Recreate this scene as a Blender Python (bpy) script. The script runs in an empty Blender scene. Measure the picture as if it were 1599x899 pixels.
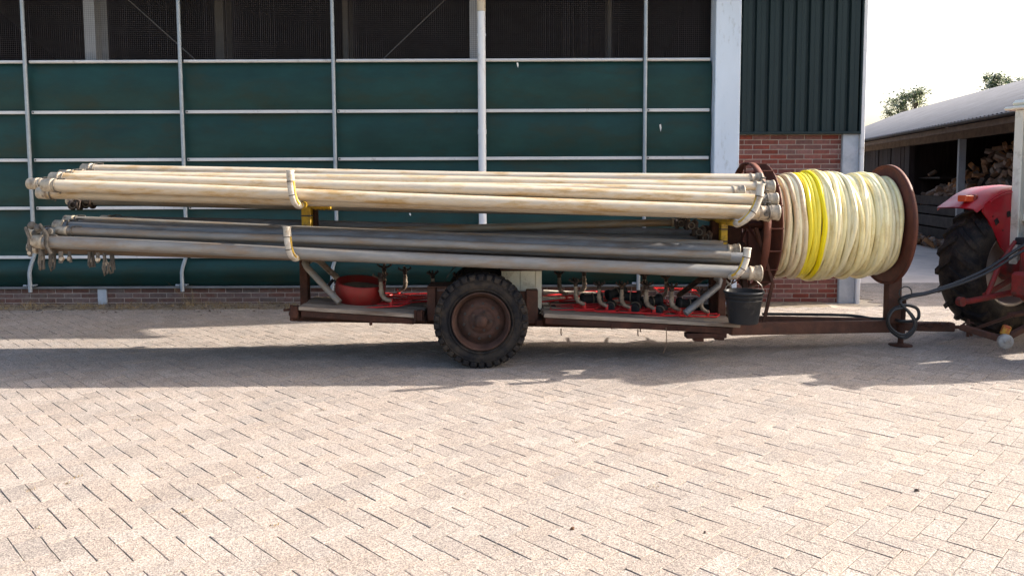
import bpy, math, random
import numpy as np
from mathutils import Vector, Matrix, noise
R = math.radians
PI = math.pi
sc = bpy.context.scene
C = sc.collection
rnd = random.Random(7)

# ------------------------------------------------------------------ camera
F, CX, CY, HC = 1200.0, 800.0, 374.0, 1.58
PITCH, ROLL = R(4.29), R(-0.22)
ROT = Matrix.Rotation(R(90) - PITCH, 3, 'X') @ Matrix.Rotation(ROLL, 3, 'Z')
cam = bpy.data.cameras.new('camera')
cam.sensor_width = 36
cam.lens = 36 * F / 1599
cam.shift_x = (799.5 - CX) / 1599
cam.shift_y = -(449.5 - CY) / 1599
cam.clip_start = 0.05
cam.clip_end = 4000
co = bpy.data.objects.new('camera', cam)
C.objects.link(co)
co.matrix_world = Matrix.Translation((0, 0, HC)) @ ROT.to_4x4()
sc.camera = co

def ray(px, py):
    return ROT @ Vector(((px - CX) / F, -(py - CY) / F, -1))
def at(px, py, Y):
    """point of the place seen at photo pixel (px, py) on the plane at distance Y"""
    d = ray(px, py)
    return Vector((0, 0, HC)) + d * (Y / d.y)
def ground(px, py):
    d = ray(px, py)
    return Vector((0, 0, HC)) + d * (-HC / d.z)

# ------------------------------------------------------------------ light
SUN_EL, SUN_AZ = 27.5, 10.6            # azimuth measured from +X towards +Y
w = bpy.data.worlds.new('World')
sc.world = w
w.use_nodes = True
nt = w.node_tree
nt.nodes.clear()
sky = nt.nodes.new('ShaderNodeTexSky')
sky.sky_type = 'NISHITA'
sky.sun_disc = False
sky.sun_elevation = R(SUN_EL)
sky.sun_rotation = R(90 - SUN_AZ)
sky.air_density = 1.0
sky.dust_density = 5.0
sky.ozone_density = 1.0
bg = nt.nodes.new('ShaderNodeBackground')
bg.inputs['Strength'].default_value = 0.13
wo = nt.nodes.new('ShaderNodeOutputWorld')
nt.links.new(sky.outputs[0], bg.inputs[0])
nt.links.new(bg.outputs[0], wo.inputs[0])
sl = bpy.data.lights.new('sun', 'SUN')
sl.energy = 4.1
sl.angle = R(0.53)
sl.color = (1, 0.93, 0.83)
so = bpy.data.objects.new('sun', sl)
C.objects.link(so)
L = Vector((math.cos(R(SUN_EL)) * math.cos(R(SUN_AZ)), math.cos(R(SUN_EL)) * math.sin(R(SUN_AZ)), math.sin(R(SUN_EL))))
so.rotation_euler = L.to_track_quat('Z', 'Y').to_euler()
so.location = L * 30
sc.view_settings.view_transform = 'Standard'
sc.view_settings.look = 'None'
sc.view_settings.exposure = 1.6
sc.view_settings.gamma = 1
sc.cycles.max_bounces = 7
sc.cycles.diffuse_bounces = 4
sc.cycles.glossy_bounces = 3
sc.cycles.transparent_max_bounces = 6
sc.cycles.caustics_reflective = False
sc.cycles.caustics_refractive = False

# ------------------------------------------------------------------ materials
def lin(c):
    return tuple((v / 255 / 12.92 if v / 255 <= .04045 else ((v / 255 + .055) / 1.055) ** 2.4) for v in c)

def mat(name, rgb, rough=.6, metal=0., var=.18, scale=6., bump=.15, bscale=60., dirt=None, damt=.4, dscale=3.,
        rand=0., stretch=None, spec=.5, world=False, island=False, coat=0.):
    m = bpy.data.materials.new(name)
    m.use_nodes = True
    t = m.node_tree
    N, K = t.nodes, t.links
    b = N['Principled BSDF']
    b.inputs['Roughness'].default_value = rough
    b.inputs['Metallic'].default_value = metal
    b.inputs['Specular IOR Level'].default_value = spec
    if coat:
        b.inputs['Coat Weight'].default_value = coat
        b.inputs['Coat Roughness'].default_value = .25
    if world:
        g = N.new('ShaderNodeNewGeometry'); vec = g.outputs['Position']
    else:
        g = N.new('ShaderNodeTexCoord'); vec = g.outputs['Object']
    oi = N.new('ShaderNodeObjectInfo')
    if not world:
        add = N.new('ShaderNodeVectorMath'); add.operation = 'ADD'
        mu = N.new('ShaderNodeMath'); mu.operation = 'MULTIPLY'; mu.inputs[1].default_value = 37.0
        K.new(oi.outputs['Random'], mu.inputs[0])
        K.new(vec, add.inputs[0]); K.new(mu.outputs[0], add.inputs[1])
        vec = add.outputs[0]
    if stretch:
        mp = N.new('ShaderNodeMapping'); mp.inputs['Scale'].default_value = stretch
        K.new(vec, mp.inputs[0]); vec = mp.outputs[0]
    n1 = N.new('ShaderNodeTexNoise'); n1.inputs['Scale'].default_value = scale
    n1.inputs['Detail'].default_value = 5; n1.inputs['Roughness'].default_value = .65
    K.new(vec, n1.inputs['Vector'])
    cr = N.new('ShaderNodeValToRGB')
    cr.color_ramp.elements[0].position = .32; cr.color_ramp.elements[1].position = .68
    cr.color_ramp.elements[0].color = tuple(max(0, c * (1 - var)) for c in rgb) + (1,)
    cr.color_ramp.elements[1].color = tuple(min(1, c * (1 + var)) for c in rgb) + (1,)
    K.new(n1.outputs['Fac'], cr.inputs[0])
    col = cr.outputs[0]
    if dirt:
        n2 = N.new('ShaderNodeTexNoise'); n2.inputs['Scale'].default_value = dscale
        n2.inputs['Detail'].default_value = 7; n2.inputs['Roughness'].default_value = .7
        K.new(vec, n2.inputs['Vector'])
        r2 = N.new('ShaderNodeValToRGB')
        r2.color_ramp.elements[0].position = .62 - damt * .4; r2.color_ramp.elements[1].position = .8 - damt * .4
        K.new(n2.outputs['Fac'], r2.inputs[0])
        mx = N.new('ShaderNodeMix'); mx.data_type = 'RGBA'
        K.new(r2.outputs[0], mx.inputs[0]); K.new(col, mx.inputs[6]); mx.inputs[7].default_value = tuple(dirt) + (1,)
        col = mx.outputs[2]
    if rand or island:
        src = oi.outputs['Random']
        if island:
            gg = N.new('ShaderNodeNewGeometry')
            a2 = N.new('ShaderNodeMath'); a2.operation = 'ADD'
            K.new(oi.outputs['Random'], a2.inputs[0]); K.new(gg.outputs['Random Per Island'], a2.inputs[1])
            fr = N.new('ShaderNodeMath'); fr.operation = 'FRACT'; K.new(a2.outputs[0], fr.inputs[0])
            src = fr.outputs[0]
        mr = N.new('ShaderNodeMapRange'); mr.inputs['To Min'].default_value = 1 - rand; mr.inputs['To Max'].default_value = 1 + rand
        K.new(src, mr.inputs['Value'])
        hv = N.new('ShaderNodeHueSaturation'); K.new(mr.outputs[0], hv.inputs['Value']); K.new(col, hv.inputs['Color'])
        m2 = N.new('ShaderNodeMath'); m2.operation = 'MULTIPLY'; m2.inputs[1].default_value = 7.31
        f2 = N.new('ShaderNodeMath'); f2.operation = 'FRACT'
        K.new(src, m2.inputs[0]); K.new(m2.outputs[0], f2.inputs[0])
        m3 = N.new('ShaderNodeMapRange'); m3.inputs['To Min'].default_value = 1 - rand * 1.1; m3.inputs['To Max'].default_value = 1 + rand * 1.1
        K.new(f2.outputs[0], m3.inputs['Value']); K.new(m3.outputs[0], hv.inputs['Saturation'])
        col = hv.outputs[0]
    K.new(col, b.inputs['Base Color'])
    if bump:
        n3 = N.new('ShaderNodeTexNoise'); n3.inputs['Scale'].default_value = bscale; n3.inputs['Detail'].default_value = 4
        K.new(vec, n3.inputs['Vector'])
        bp = N.new('ShaderNodeBump'); bp.inputs['Strength'].default_value = bump; bp.inputs['Distance'].default_value = .01
        K.new(n3.outputs['Fac'], bp.inputs['Height']); K.new(bp.outputs[0], b.inputs['Normal'])
    m['nodes'] = 1
    return m

def paver_mat():
    m = mat('paver_concrete', (.272, .229, .198), rough=.9, var=.06, scale=1.1, bump=.0, rand=.095, island=True, world=True)
    t = m.node_tree; N, K = t.nodes, t.links
    b = N['Principled BSDF']
    src = b.inputs['Base Color'].links[0].from_socket
    g = N.new('ShaderNodeNewGeometry')
    v = N.new('ShaderNodeTexVoronoi'); v.inputs['Scale'].default_value = 185
    K.new(g.outputs['Position'], v.inputs['Vector'])
    sp = N.new('ShaderNodeSeparateColor'); K.new(v.outputs['Color'], sp.inputs[0])
    mr = N.new('ShaderNodeMapRange'); mr.inputs['To Min'].default_value = .50; mr.inputs['To Max'].default_value = 1.48
    K.new(sp.outputs[0], mr.inputs['Value'])
    n = N.new('ShaderNodeTexNoise'); n.inputs['Scale'].default_value = 2.6; n.inputs['Detail'].default_value = 6
    K.new(g.outputs['Position'], n.inputs['Vector'])
    r = N.new('ShaderNodeMapRange'); r.inputs['From Min'].default_value = .35; r.inputs['From Max'].default_value = .65
    r.inputs['To Min'].default_value = .94; r.inputs['To Max'].default_value = 1.06
    K.new(n.outputs['Fac'], r.inputs['Value'])
    mm = N.new('ShaderNodeMath'); mm.operation = 'MULTIPLY'; K.new(mr.outputs[0], mm.inputs[0]); K.new(r.outputs[0], mm.inputs[1])
    vm = N.new('ShaderNodeVectorMath'); vm.operation = 'SCALE'
    K.new(src, vm.inputs[0]); K.new(mm.outputs[0], vm.inputs['Scale'])
    K.new(vm.outputs[0], b.inputs['Base Color'])
    bp = N.new('ShaderNodeBump'); bp.inputs['Strength'].default_value = .55; bp.inputs['Distance'].default_value = .004
    K.new(v.outputs['Distance'], bp.inputs['Height']); K.new(bp.outputs[0], b.inputs['Normal'])
    return m

M = {}
M['paver'] = paver_mat()
M['sand'] = mat('joint_sand', (.44, .37, .285), rough=.95, var=.25, scale=30, bump=.4, bscale=200, world=True)
M['soil'] = mat('soil', (.17, .13, .09), rough=1, var=.35, scale=9, bump=.8, bscale=50, dirt=(.27, .22, .15), dscale=5, world=True)
M['far_ground'] = mat('far_ground', (.17, .17, .10), rough=1, var=.3, scale=.4, bump=.2, bscale=3, world=True)
M['brick'] = mat('red_brick', (.180, .062, .051), rough=.85, var=.25, scale=25, bump=.4, bscale=90, rand=.22)
M['brick_dark'] = mat('plinth_brick', (.14, .078, .066), rough=.85, var=.25, scale=25, bump=.4, bscale=90, rand=.25, dirt=(.17, .14, .12), damt=.3, dscale=6)
M['mortar'] = mat('mortar', (.40, .33, .29), rough=.95, var=.18, scale=12, bump=.3, bscale=120)
M['curtain'] = mat('green_curtain_fabric', (.0068, .040, .038), rough=.5, var=.22, scale=1.6, bump=.15, bscale=7, stretch=(1, 1, 2.5), dirt=(.016, .032, .022), damt=.30, dscale=1.3, spec=.28)
M['rail'] = mat('white_rail', (.62, .62, .63), rough=.45, var=.07, scale=3, bump=.05, dirt=(.35, .33, .31), damt=.1, dscale=9)
M['galv'] = mat('galvanised_tube', (.33, .375, .42), rough=.5, metal=.35, var=.12, scale=14, bump=.05)
M['downpipe'] = mat('white_pvc', (.72, .74, .78), rough=.4, var=.04, scale=3, bump=.02, dirt=(.5, .48, .44), damt=.15, dscale=5)
M['cream_pvc'] = mat('cream_pvc', (.55, .47, .36), rough=.45, var=.06, scale=3, bump=.02)
M['bluewhite'] = mat('pale_blue_painted_column', (.62, .71, .84), rough=.55, var=.05, scale=2, bump=.06, bscale=30, dirt=(.40, .46, .53), damt=.16, dscale=14, stretch=(1, 1, .35))
M['galvcol'] = mat('galvanised_column', (.36, .40, .46), rough=.55, metal=.15, var=.15, scale=5, bump=.05, dirt=(.50, .53, .58), damt=.35, dscale=3)
M['clad'] = mat('slate_cladding', (.015, .028, .032), spec=.22, rough=.45, var=.10, scale=2, bump=.03, stretch=(1, 1, .3))
M['trimwhite'] = mat('white_corner_trim', (.66, .68, .72), rough=.55, var=.06, scale=4, bump=.05, dirt=(.45, .45, .45), damt=.2, dscale=9)
M['steel_in'] = mat('barn_steel', (.30, .31, .33), rough=.6, var=.1, bump=.05)
M['steel_dim'] = mat('shaded_barn_steel', (.10, .095, .095), rough=.7, var=.15, bump=.05)  # darker copy of barn_steel; dimness inside the barn put into the colour
M['sillgrey'] = mat('weathered_sill', (.16, .165, .17), rough=.6, var=.2, scale=4, bump=.1)
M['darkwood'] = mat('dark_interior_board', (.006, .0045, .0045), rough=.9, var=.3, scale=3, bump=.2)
M['wire'] = mat('net_wire', (.065, .052, .056), rough=.6, var=.1, bump=0)
M['rust'] = mat('rusty_steel', (.072, .030, .020), spec=.22, rough=.85, var=.4, scale=9, bump=.5, bscale=70, dirt=(.045, .024, .018), damt=.5, dscale=6)
M['rust_light'] = mat('brown_painted_steel', (.095, .042, .028), spec=.22, rough=.7, var=.25, scale=7, bump=.25, bscale=60, dirt=(.06, .033, .025), damt=.35, dscale=8)
M['reel'] = mat('reel_brown_steel', (.105, .035, .023), spec=.22, rough=.6, var=.22, scale=6, bump=.2, bscale=60, dirt=(.07, .032, .024), damt=.3, dscale=7)
M['plank'] = mat('weathered_plank', (.33, .27, .215), spec=.22, rough=.9, var=.3, scale=5, bump=.5, bscale=40, stretch=(.6, 5, 5), dirt=(.14, .095, .07), damt=.36, dscale=3)
M['paleboard'] = mat('pale_board', (.62, .55, .46), rough=.8, var=.15, scale=5, bump=.2)
M['redpaint'] = mat('red_paint', (.66, .022, .024), rough=.4, var=.2, scale=8, bump=.1, dirt=(.22, .03, .022), damt=.22, dscale=12)
M['redplastic'] = mat('red_tub_plastic', (.24, .012, .010), rough=.5, var=.15, scale=6, bump=.05, dirt=(.17, .03, .02), damt=.3, dscale=5)
M['tan'] = mat('weathered_zinc', (.28, .23, .18), rough=.65, metal=.1, var=.3, scale=12, bump=.3, bscale=90, dirt=(.13, .09, .06), damt=.4, dscale=9)
M['darkmetal'] = mat('dark_fitting', (.045, .034, .03), spec=.22, rough=.7, metal=.2, var=.4, scale=14, bump=.3, dirt=(.12, .075, .05), damt=.3, dscale=11)
M['blackrub'] = mat('black_rubber_fitting', (.03, .031, .034), spec=.22, rough=.65, var=.3, scale=10, bump=.2)
M['yellow'] = mat('yellow_paint', (.58, .36, .020), rough=.55, var=.15, scale=9, bump=.15, dirt=(.16, .095, .035), damt=.33, dscale=12)
M['bracket'] = mat('worn_galvanised_bracket', (.52, .48, .42), rough=.5, metal=.2, var=.2, scale=12, bump=.15, dirt=(.28, .20, .12), damt=.33, dscale=10)
M['pipe_warm'] = mat('weathered_aluminium_pipe', (.55, .475, .375), rough=.45, metal=.1, var=.2, scale=2.2, bump=.1, bscale=90, stretch=(1.1, 5, 5), dirt=(.40, .27, .13), damt=.42, dscale=2.2, rand=.1)
M['pipe_grey'] = mat('dull_aluminium_pipe', (.215, .205, .19), rough=.5, metal=.15, var=.2, scale=3, bump=.12, bscale=90, stretch=(1.1, 5, 5), dirt=(.22, .155, .10), damt=.40, dscale=2.5, rand=.14)
M['pipe_blue'] = mat('blue_grey_zinc_pipe', (.165, .172, .186), rough=.5, metal=.2, var=.2, scale=3, bump=.12, bscale=90, stretch=(1.1, 5, 5), dirt=(.12, .10, .085), damt=.4, dscale=2.5, rand=.14)
M['pipe_brown'] = mat('brown_stained_pipe', (.15, .105, .07), rough=.7, metal=.1, var=.25, scale=3, bump=.1, stretch=(1.1, 5, 5), dirt=(.09, .06, .04), damt=.4, dscale=3)
M['coupling'] = mat('coupling_casting', (.43, .36, .27), rough=.6, metal=.1, var=.25, scale=16, bump=.3, dirt=(.18, .13, .09), damt=.36, dscale=14)
M['clamp'] = mat('muddy_clamp', (.10, .088, .075), rough=.8, metal=.1, var=.4, scale=18, bump=.5, dirt=(.20, .17, .135), damt=.3, dscale=12)
M['tyre'] = mat('worn_tyre_rubber', (.012, .0115, .0135), spec=.22, rough=.8, var=.25, scale=9, bump=.3, bscale=60, dirt=(.048, .037, .028), damt=.48, dscale=6)
M['tyre_side'] = mat('tyre_sidewall', (.022, .024, .030), rough=.7, var=.2, scale=6, bump=.15, dirt=(.06, .05, .042), damt=.3, dscale=4)
M['rimrust'] = mat('rusty_wheel_rim', (.070, .036, .027), spec=.22, rough=.8, var=.35, scale=9, bump=.4, dirt=(.055, .035, .028), damt=.4, dscale=8)
M['hose'] = mat('cream_hose', (.85, .76, .46), rough=.42, var=.12, scale=4, bump=.05, dirt=(.62, .50, .25), damt=.34, dscale=4, rand=.13)
M['hose_tan'] = mat('tan_hose', (.76, .62, .38), rough=.45, var=.14, scale=4, bump=.05, dirt=(.52, .36, .16), damt=.36, dscale=4, rand=.1)
M['hose_yellow'] = mat('bright_yellow_hose', (.86, .70, .02), rough=.4, var=.08, scale=4, bump=.03, rand=.05)
M['bucket'] = mat('black_bucket_plastic', (.022, .024, .028), spec=.22, rough=.45, var=.2, scale=5, bump=.1, dirt=(.075, .07, .065), damt=.25, dscale=9)
M['wire_handle'] = mat('wire_handle', (.30, .27, .24), rough=.45, metal=.6, var=.1, bump=0)
M['boxwhite'] = mat('cream_box_paint', (.80, .78, .66), rough=.6, var=.1, scale=5, bump=.15, dirt=(.5, .44, .33), damt=.24, dscale=8)
M['blackhose'] = mat('black_hydraulic_hose', (.020, .020, .022), rough=.45, var=.2, bump=.05)
M['tractor_red'] = mat('tractor_red_paint', (.40, .008, .016), rough=.38, var=.1, scale=3, bump=.03, dirt=(.30, .03, .03), damt=.2, dscale=5, coat=.15)
M['tractor_red_dirty'] = mat('dirty_red_linkage', (.26, .022, .018), rough=.6, var=.3, scale=9, bump=.25, dirt=(.09, .04, .03), damt=.4, dscale=8)
M['cab'] = mat('cream_cab_paint', (.78, .74, .63), rough=.4, var=.06, scale=3, bump=.03, dirt=(.4, .35, .25), damt=.2, dscale=5)
M['trim_rim'] = mat('cream_wheel_disc', (.50, .45, .42), rough=.5, var=.12, scale=4, bump=.05, dirt=(.22, .16, .13), damt=.33, dscale=4)
M['orange'] = mat('orange_lamp', (.62, .09, .03), rough=.25, var=.05, bump=0)
M['catch'] = mat('chipped_yellow_red_paint', (.45, .25, .02), rough=.6, var=.2, scale=10, bump=.2, dirt=(.30, .02, .015), damt=.55, dscale=16)
M['glass'] = mat('dark_glass', (.05, .06, .065), rough=.08, var=.02, bump=0)
M['roofgrey'] = mat('fibre_cement_roof', (.155, .155, .17), rough=.85, var=.12, scale=2, bump=.2, dirt=(.125, .125, .135), damt=.35, dscale=1.5)
M['shedwood'] = mat('dark_shed_board', (.048, .033, .030), spec=.22, rough=.9, var=.3, scale=4, bump=.3, stretch=(4, 4, .4), rand=.2)
M['shedboard'] = mat('grey_brown_board', (.060, .047, .042), spec=.22, rough=.9, var=.3, scale=4, bump=.3, rand=.2)
M['eavewood'] = mat('eave_timber', (.16, .10, .065), rough=.85, var=.3, scale=6, bump=.2)
M['firewood'] = mat('split_firewood', (.30, .19, .13), rough=.9, var=.35, scale=9, bump=.4, rand=.42)
M['leaf'] = mat('tree_leaf', (.15, .18, .085), rough=.55, var=.3, scale=3, bump=0, island=True, rand=.4)
M['bark'] = mat('bark', (.085, .065, .05), rough=.95, var=.3, scale=9, bump=.5)
M['drygrass'] = mat('dry_grass', (.27, .20, .11), rough=.9, var=.3, scale=6, bump=0, island=True, rand=.35)
M['deadleaf'] = mat('dead_leaf', (.075, .045, .03), rough=.9, var=.3, bump=0, island=True, rand=.4)
M['dropping'] = mat('bird_dropping', (.7, .7, .68), rough=.8, var=.1, bump=0)
M['hub_white'] = mat('pale_disc', (.36, .34, .32), rough=.5, var=.1, scale=9, bump=.1, dirt=(.2, .17, .15), damt=.3, dscale=20)

# ------------------------------------------------------------------ mesh builder
class MB:
    def __init__(s):
        s.v = []; s.f = []; s.s = []; s.mi = []; s.m = 0
    def add(s, vs, fs, smooth=False):
        o = len(s.v)
        s.v.extend([tuple(x) for x in vs])
        for f in fs:
            s.f.append([i + o for i in f]); s.s.append(smooth); s.mi.append(s.m)
        return s
    def box(s, lo, hi, mtx=None):
        x0, y0, z0 = lo; x1, y1, z1 = hi
        vs = [Vector(p) for p in ((x0, y0, z0), (x1, y0, z0), (x1, y1, z0), (x0, y1, z0), (x0, y0, z1), (x1, y0, z1), (x1, y1, z1), (x0, y1, z1))]
        if mtx is not None: vs = [mtx @ p for p in vs]
        return s.add(vs, [(0, 3, 2, 1), (4, 5, 6, 7), (0, 1, 5, 4), (1, 2, 6, 5), (2, 3, 7, 6), (3, 0, 4, 7)])
    def cbox(s, lo, hi, ch=.006, mtx=None):
        """box with chamfered edges"""
        x0, y0, z0 = lo; x1, y1, z1 = hi
        vs = []; idx = {}
        for ix, X in enumerate((x0, x1)):
            for iy, Y in enumerate((y0, y1)):
                for iz, Z in enumerate((z0, z1)):
                    sx, sy, sz = (1 - 2 * ix), (1 - 2 * iy), (1 - 2 * iz)
                    idx[ix, iy, iz, 0] = len(vs); vs.append(Vector((X, Y + sy * ch, Z + sz * ch)))
                    idx[ix, iy, iz, 1] = len(vs); vs.append(Vector((X + sx * ch, Y, Z + sz * ch)))
                    idx[ix, iy, iz, 2] = len(vs); vs.append(Vector((X + sx * ch, Y + sy * ch, Z)))
        if mtx is not None: vs = [mtx @ p for p in vs]
        g = lambda *k: idx[k]
        fs = []
        for i in (0, 1):
            q = [g(i, 0, 0, 0), g(i, 1, 0, 0), g(i, 1, 1, 0), g(i, 0, 1, 0)]; fs.append(q if i else q[::-1])
            q = [g(0, i, 0, 1), g(0, i, 1, 1), g(1, i, 1, 1), g(1, i, 0, 1)]; fs.append(q if i else q[::-1])
            q = [g(0, 0, i, 2), g(1, 0, i, 2), g(1, 1, i, 2), g(0, 1, i, 2)]; fs.append(q if i else q[::-1])
            for j in (0, 1):
                fs.append([g(i, j, 0, 0), g(i, j, 1, 0), g(i, j, 1, 1), g(i, j, 0, 1)])
                fs.append([g(i, 0, j, 0), g(i, 1, j, 0), g(i, 1, j, 2), g(i, 0, j, 2)])
                fs.append([g(0, i, j, 1), g(1, i, j, 1), g(1, i, j, 2), g(0, i, j, 2)])
                for k in (0, 1): fs.append([g(i, j, k, 0), g(i, j, k, 1), g(i, j, k, 2)])
        return s.add(vs, fs)
    def bar(s, a, b, wx, wz, up=Vector((0, 0, 1))):
        """rectangular bar from a to b; wx across, wz along up"""
        a, b = Vector(a), Vector(b); d = (b - a); ln = d.length; d.normalize()
        up = Vector(up)
        if abs(d.dot(up)) > .97: up = Vector((0, 1, 0))
        sx = d.cross(up).normalized(); sz = sx.cross(d).normalized()
        m = Matrix((sx, d, sz)).transposed().to_4x4(); m.translation = a
        return s.cbox((-wx / 2, 0, -wz / 2), (wx / 2, ln, wz / 2), min(wx, wz) * .12, m)
    def tube(s, pts, r, n=10, caps=True, closed=False):
        pts = [Vector(p) for p in pts]
        k = len(pts)
        rr = r if isinstance(r, (list, tuple)) else [r] * k
        tan = []
        for i in range(k):
            if closed: d = pts[(i + 1) % k] - pts[i - 1]
            else: d = pts[min(i + 1, k - 1)] - pts[max(i - 1, 0)]
            tan.append(d.normalized())
        ref = Vector((0, 0, 1)) if abs(tan[0].z) < .9 else Vector((0, 1, 0))
        u = tan[0].cross(ref).normalized()
        rings = []
        for i in range(k):
            u = (u - tan[i] * u.dot(tan[i])).normalized()
            v = tan[i].cross(u)
            rings.append([pts[i] + (u * math.cos(2 * PI * j / n) + v * math.sin(2 * PI * j / n)) * rr[i] for j in range(n)])
        vs = [p for q in rings for p in q]
        fs = []
        for i in range(k if closed else k - 1):
            a, b = i * n, ((i + 1) % k) * n
            for j in range(n):
                fs.append((a + j, b + j, b + (j + 1) % n, a + (j + 1) % n)[::-1])
        s.add(vs, fs, True)
        if caps and not closed:
            s.add(rings[0], [tuple(range(n))]); s.add(rings[-1], [tuple(range(n))[::-1]])
        return s
    def lathe(s, prof, o, ax, n=32, smooth=True, ref=None):
        """profile of (r, h) turned round the axis ax through o"""
        ax = Vector(ax).normalized(); o = Vector(o)
        ref = Vector(ref) if ref else (Vector((0, 0, 1)) if abs(ax.z) < .9 else Vector((1, 0, 0)))
        u = ax.cross(ref).normalized(); v = ax.cross(u)
        vs = []
        for r, h in prof:
            for j in range(n):
                a = 2 * PI * j / n
                vs.append(o + ax * h + (u * math.cos(a) + v * math.sin(a)) * r)
        fs = []
        for i in range(len(prof) - 1):
            for j in range(n):
                fs.append((i * n + j, i * n + (j + 1) % n, (i + 1) * n + (j + 1) % n, (i + 1) * n + j))
        return s.add(vs, fs, smooth)
    def disc(s, o, ax, r, t, n=32):
        return s.lathe([(0.0001, 0), (r, 0), (r, t), (.0001, t)], o, ax, n, False)
    def poly(s, pts, thick):
        """extruded polygon; pts 3D planar, thick vector"""
        k = len(pts); t = Vector(thick); pts = [Vector(p) for p in pts]
        vs = pts + [p + t for p in pts]
        fs = [tuple(range(k))[::-1], tuple(range(k, 2 * k))] + [(i, (i + 1) % k, k + (i + 1) % k, k + i) for i in range(k)]
        return s.add(vs, fs)
    def quad(s, a, b, c, d): return s.add([a, b, c, d], [(0, 1, 2, 3)])
    def mesh(s, name, mats, loc=None):
        me = bpy.data.meshes.new(name)
        vs = s.v
        if loc is not None: vs = [(x - loc[0], y - loc[1], z - loc[2]) for x, y, z in vs]
        me.from_pydata(vs, [], s.f)
        me.polygons.foreach_set('use_smooth', s.s)
        for m in (mats if isinstance(mats, (list, tuple)) else [mats]): me.materials.append(m)
        if len(set(s.mi)) > 1: me.polygons.foreach_set('material_index', s.mi)
        me.update()
        return me
    def build(s, name, mats, parent=None, **k):
        """world coordinates in; one object out, parented"""
        base = Vector((0, 0, 0)); q = parent
        while q is not None:
            base += q.location; q = q.parent
        me = s.mesh(name, mats, base)
        return link(name, me, parent, **k)

def link(name, me, parent=None, loc=None, rot=None, **k):
    o = bpy.data.objects.new(name, me)
    C.objects.link(o)
    if parent is not None: o.parent = parent
    if loc is not None: o.location = loc
    if rot is not None: o.rotation_euler = rot
    for a, b in k.items(): o[a] = b
    return o
def thing(name, label, cat, loc, group=None, rot=None):
    o = link(name, None, None, loc, rot)
    o['label'] = label; o['category'] = cat
    if group: o['group'] = group
    o.empty_display_size = .2
    return o
def tag(o, label, cat, group=None):
    o['label'] = label; o['category'] = cat
    if group: o['group'] = group
    return o
def copy_tree(o, parent=None):
    c = o.copy(); C.objects.link(c)
    if parent is not None: c.parent = parent
    for ch in list(o.children): copy_tree(ch, c)
    return c
def arc(c, u, v, r, a0, a1, n):
    c, u, v = Vector(c), Vector(u), Vector(v)
    return [c + u * (r * math.cos(a0 + (a1 - a0) * i / n)) + v * (r * math.sin(a0 + (a1 - a0) * i / n)) for i in range(n + 1)]

def smooth_path(ctrl, n=8):
    out = []
    P_ = [ctrl[0]] + list(ctrl) + [ctrl[-1]]
    for i in range(1, len(P_) - 2):
        for k_ in range(n):
            t_ = k_ / n; a, b, c, d = P_[i - 1], P_[i], P_[i + 1], P_[i + 2]
            out.append(.5 * ((2 * b) + (c - a) * t_ + (2 * a - 5 * b + 4 * c - d) * t_ ** 2 + (3 * b - a - 3 * c + d) * t_ ** 3))
    out.append(ctrl[-1]); return out
# ------------------------------------------------------------------ ground
def build_ground():
    mb = MB()
    xs = [-1500, -60, -12, 0, 14, 60, 1500]; ys = [-600, -20, 0, 12, 40, 200, 2500]
    for i in range(len(xs) - 1):
        for j in range(len(ys) - 1):
            mb.quad((xs[i], ys[j], -.024), (xs[i + 1], ys[j], -.024), (xs[i + 1], ys[j + 1], -.024), (xs[i], ys[j + 1], -.024))
    mb.build('ground', M['far_ground'], kind='structure')
    mb = MB()
    nx_, ny_ = 420, 250; X0, X1, Y0, Y1 = -5.6, 5.6, 2.3, 9.0
    vs = []
    for j in range(ny_ + 1):
        for i in range(nx_ + 1):
            x = X0 + (X1 - X0) * i / nx_; y = Y0 + (Y1 - Y0) * j / ny_
            e = min(1, i / 3, j / 3, (nx_ - i) / 3, (ny_ - j) / 3)
            z = -.0062 + e * (.004 * noise.noise(Vector((x * .8, y * .8, 0))) + .0035 * noise.noise(Vector((x * 1.6, y * 1.6, 1))) + .0045 * noise.noise(Vector((x * 14, y * 14, 4))))
            vs.append((x, y, min(-.0034 + e * .004 * noise.noise(Vector((x * .8, y * .8, 0))), z)))
    mb.add(vs, [(j * (nx_ + 1) + i, j * (nx_ + 1) + i + 1, (j + 1) * (nx_ + 1) + i + 1, (j + 1) * (nx_ + 1) + i) for j in range(ny_) for i in range(nx_)], True)
    for (a, b, c, d) in ((-16, X0, -3, 36), (X1, 18, -3, 36), (X0, X1, -3, Y0), (X0, X1, Y1, 36)):
        mb.quad((a, c, -.0075), (b, c, -.0075), (b, d, -.0075), (a, d, -.0075))
    return mb.build('pavement', M['sand'], kind='structure')

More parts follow.
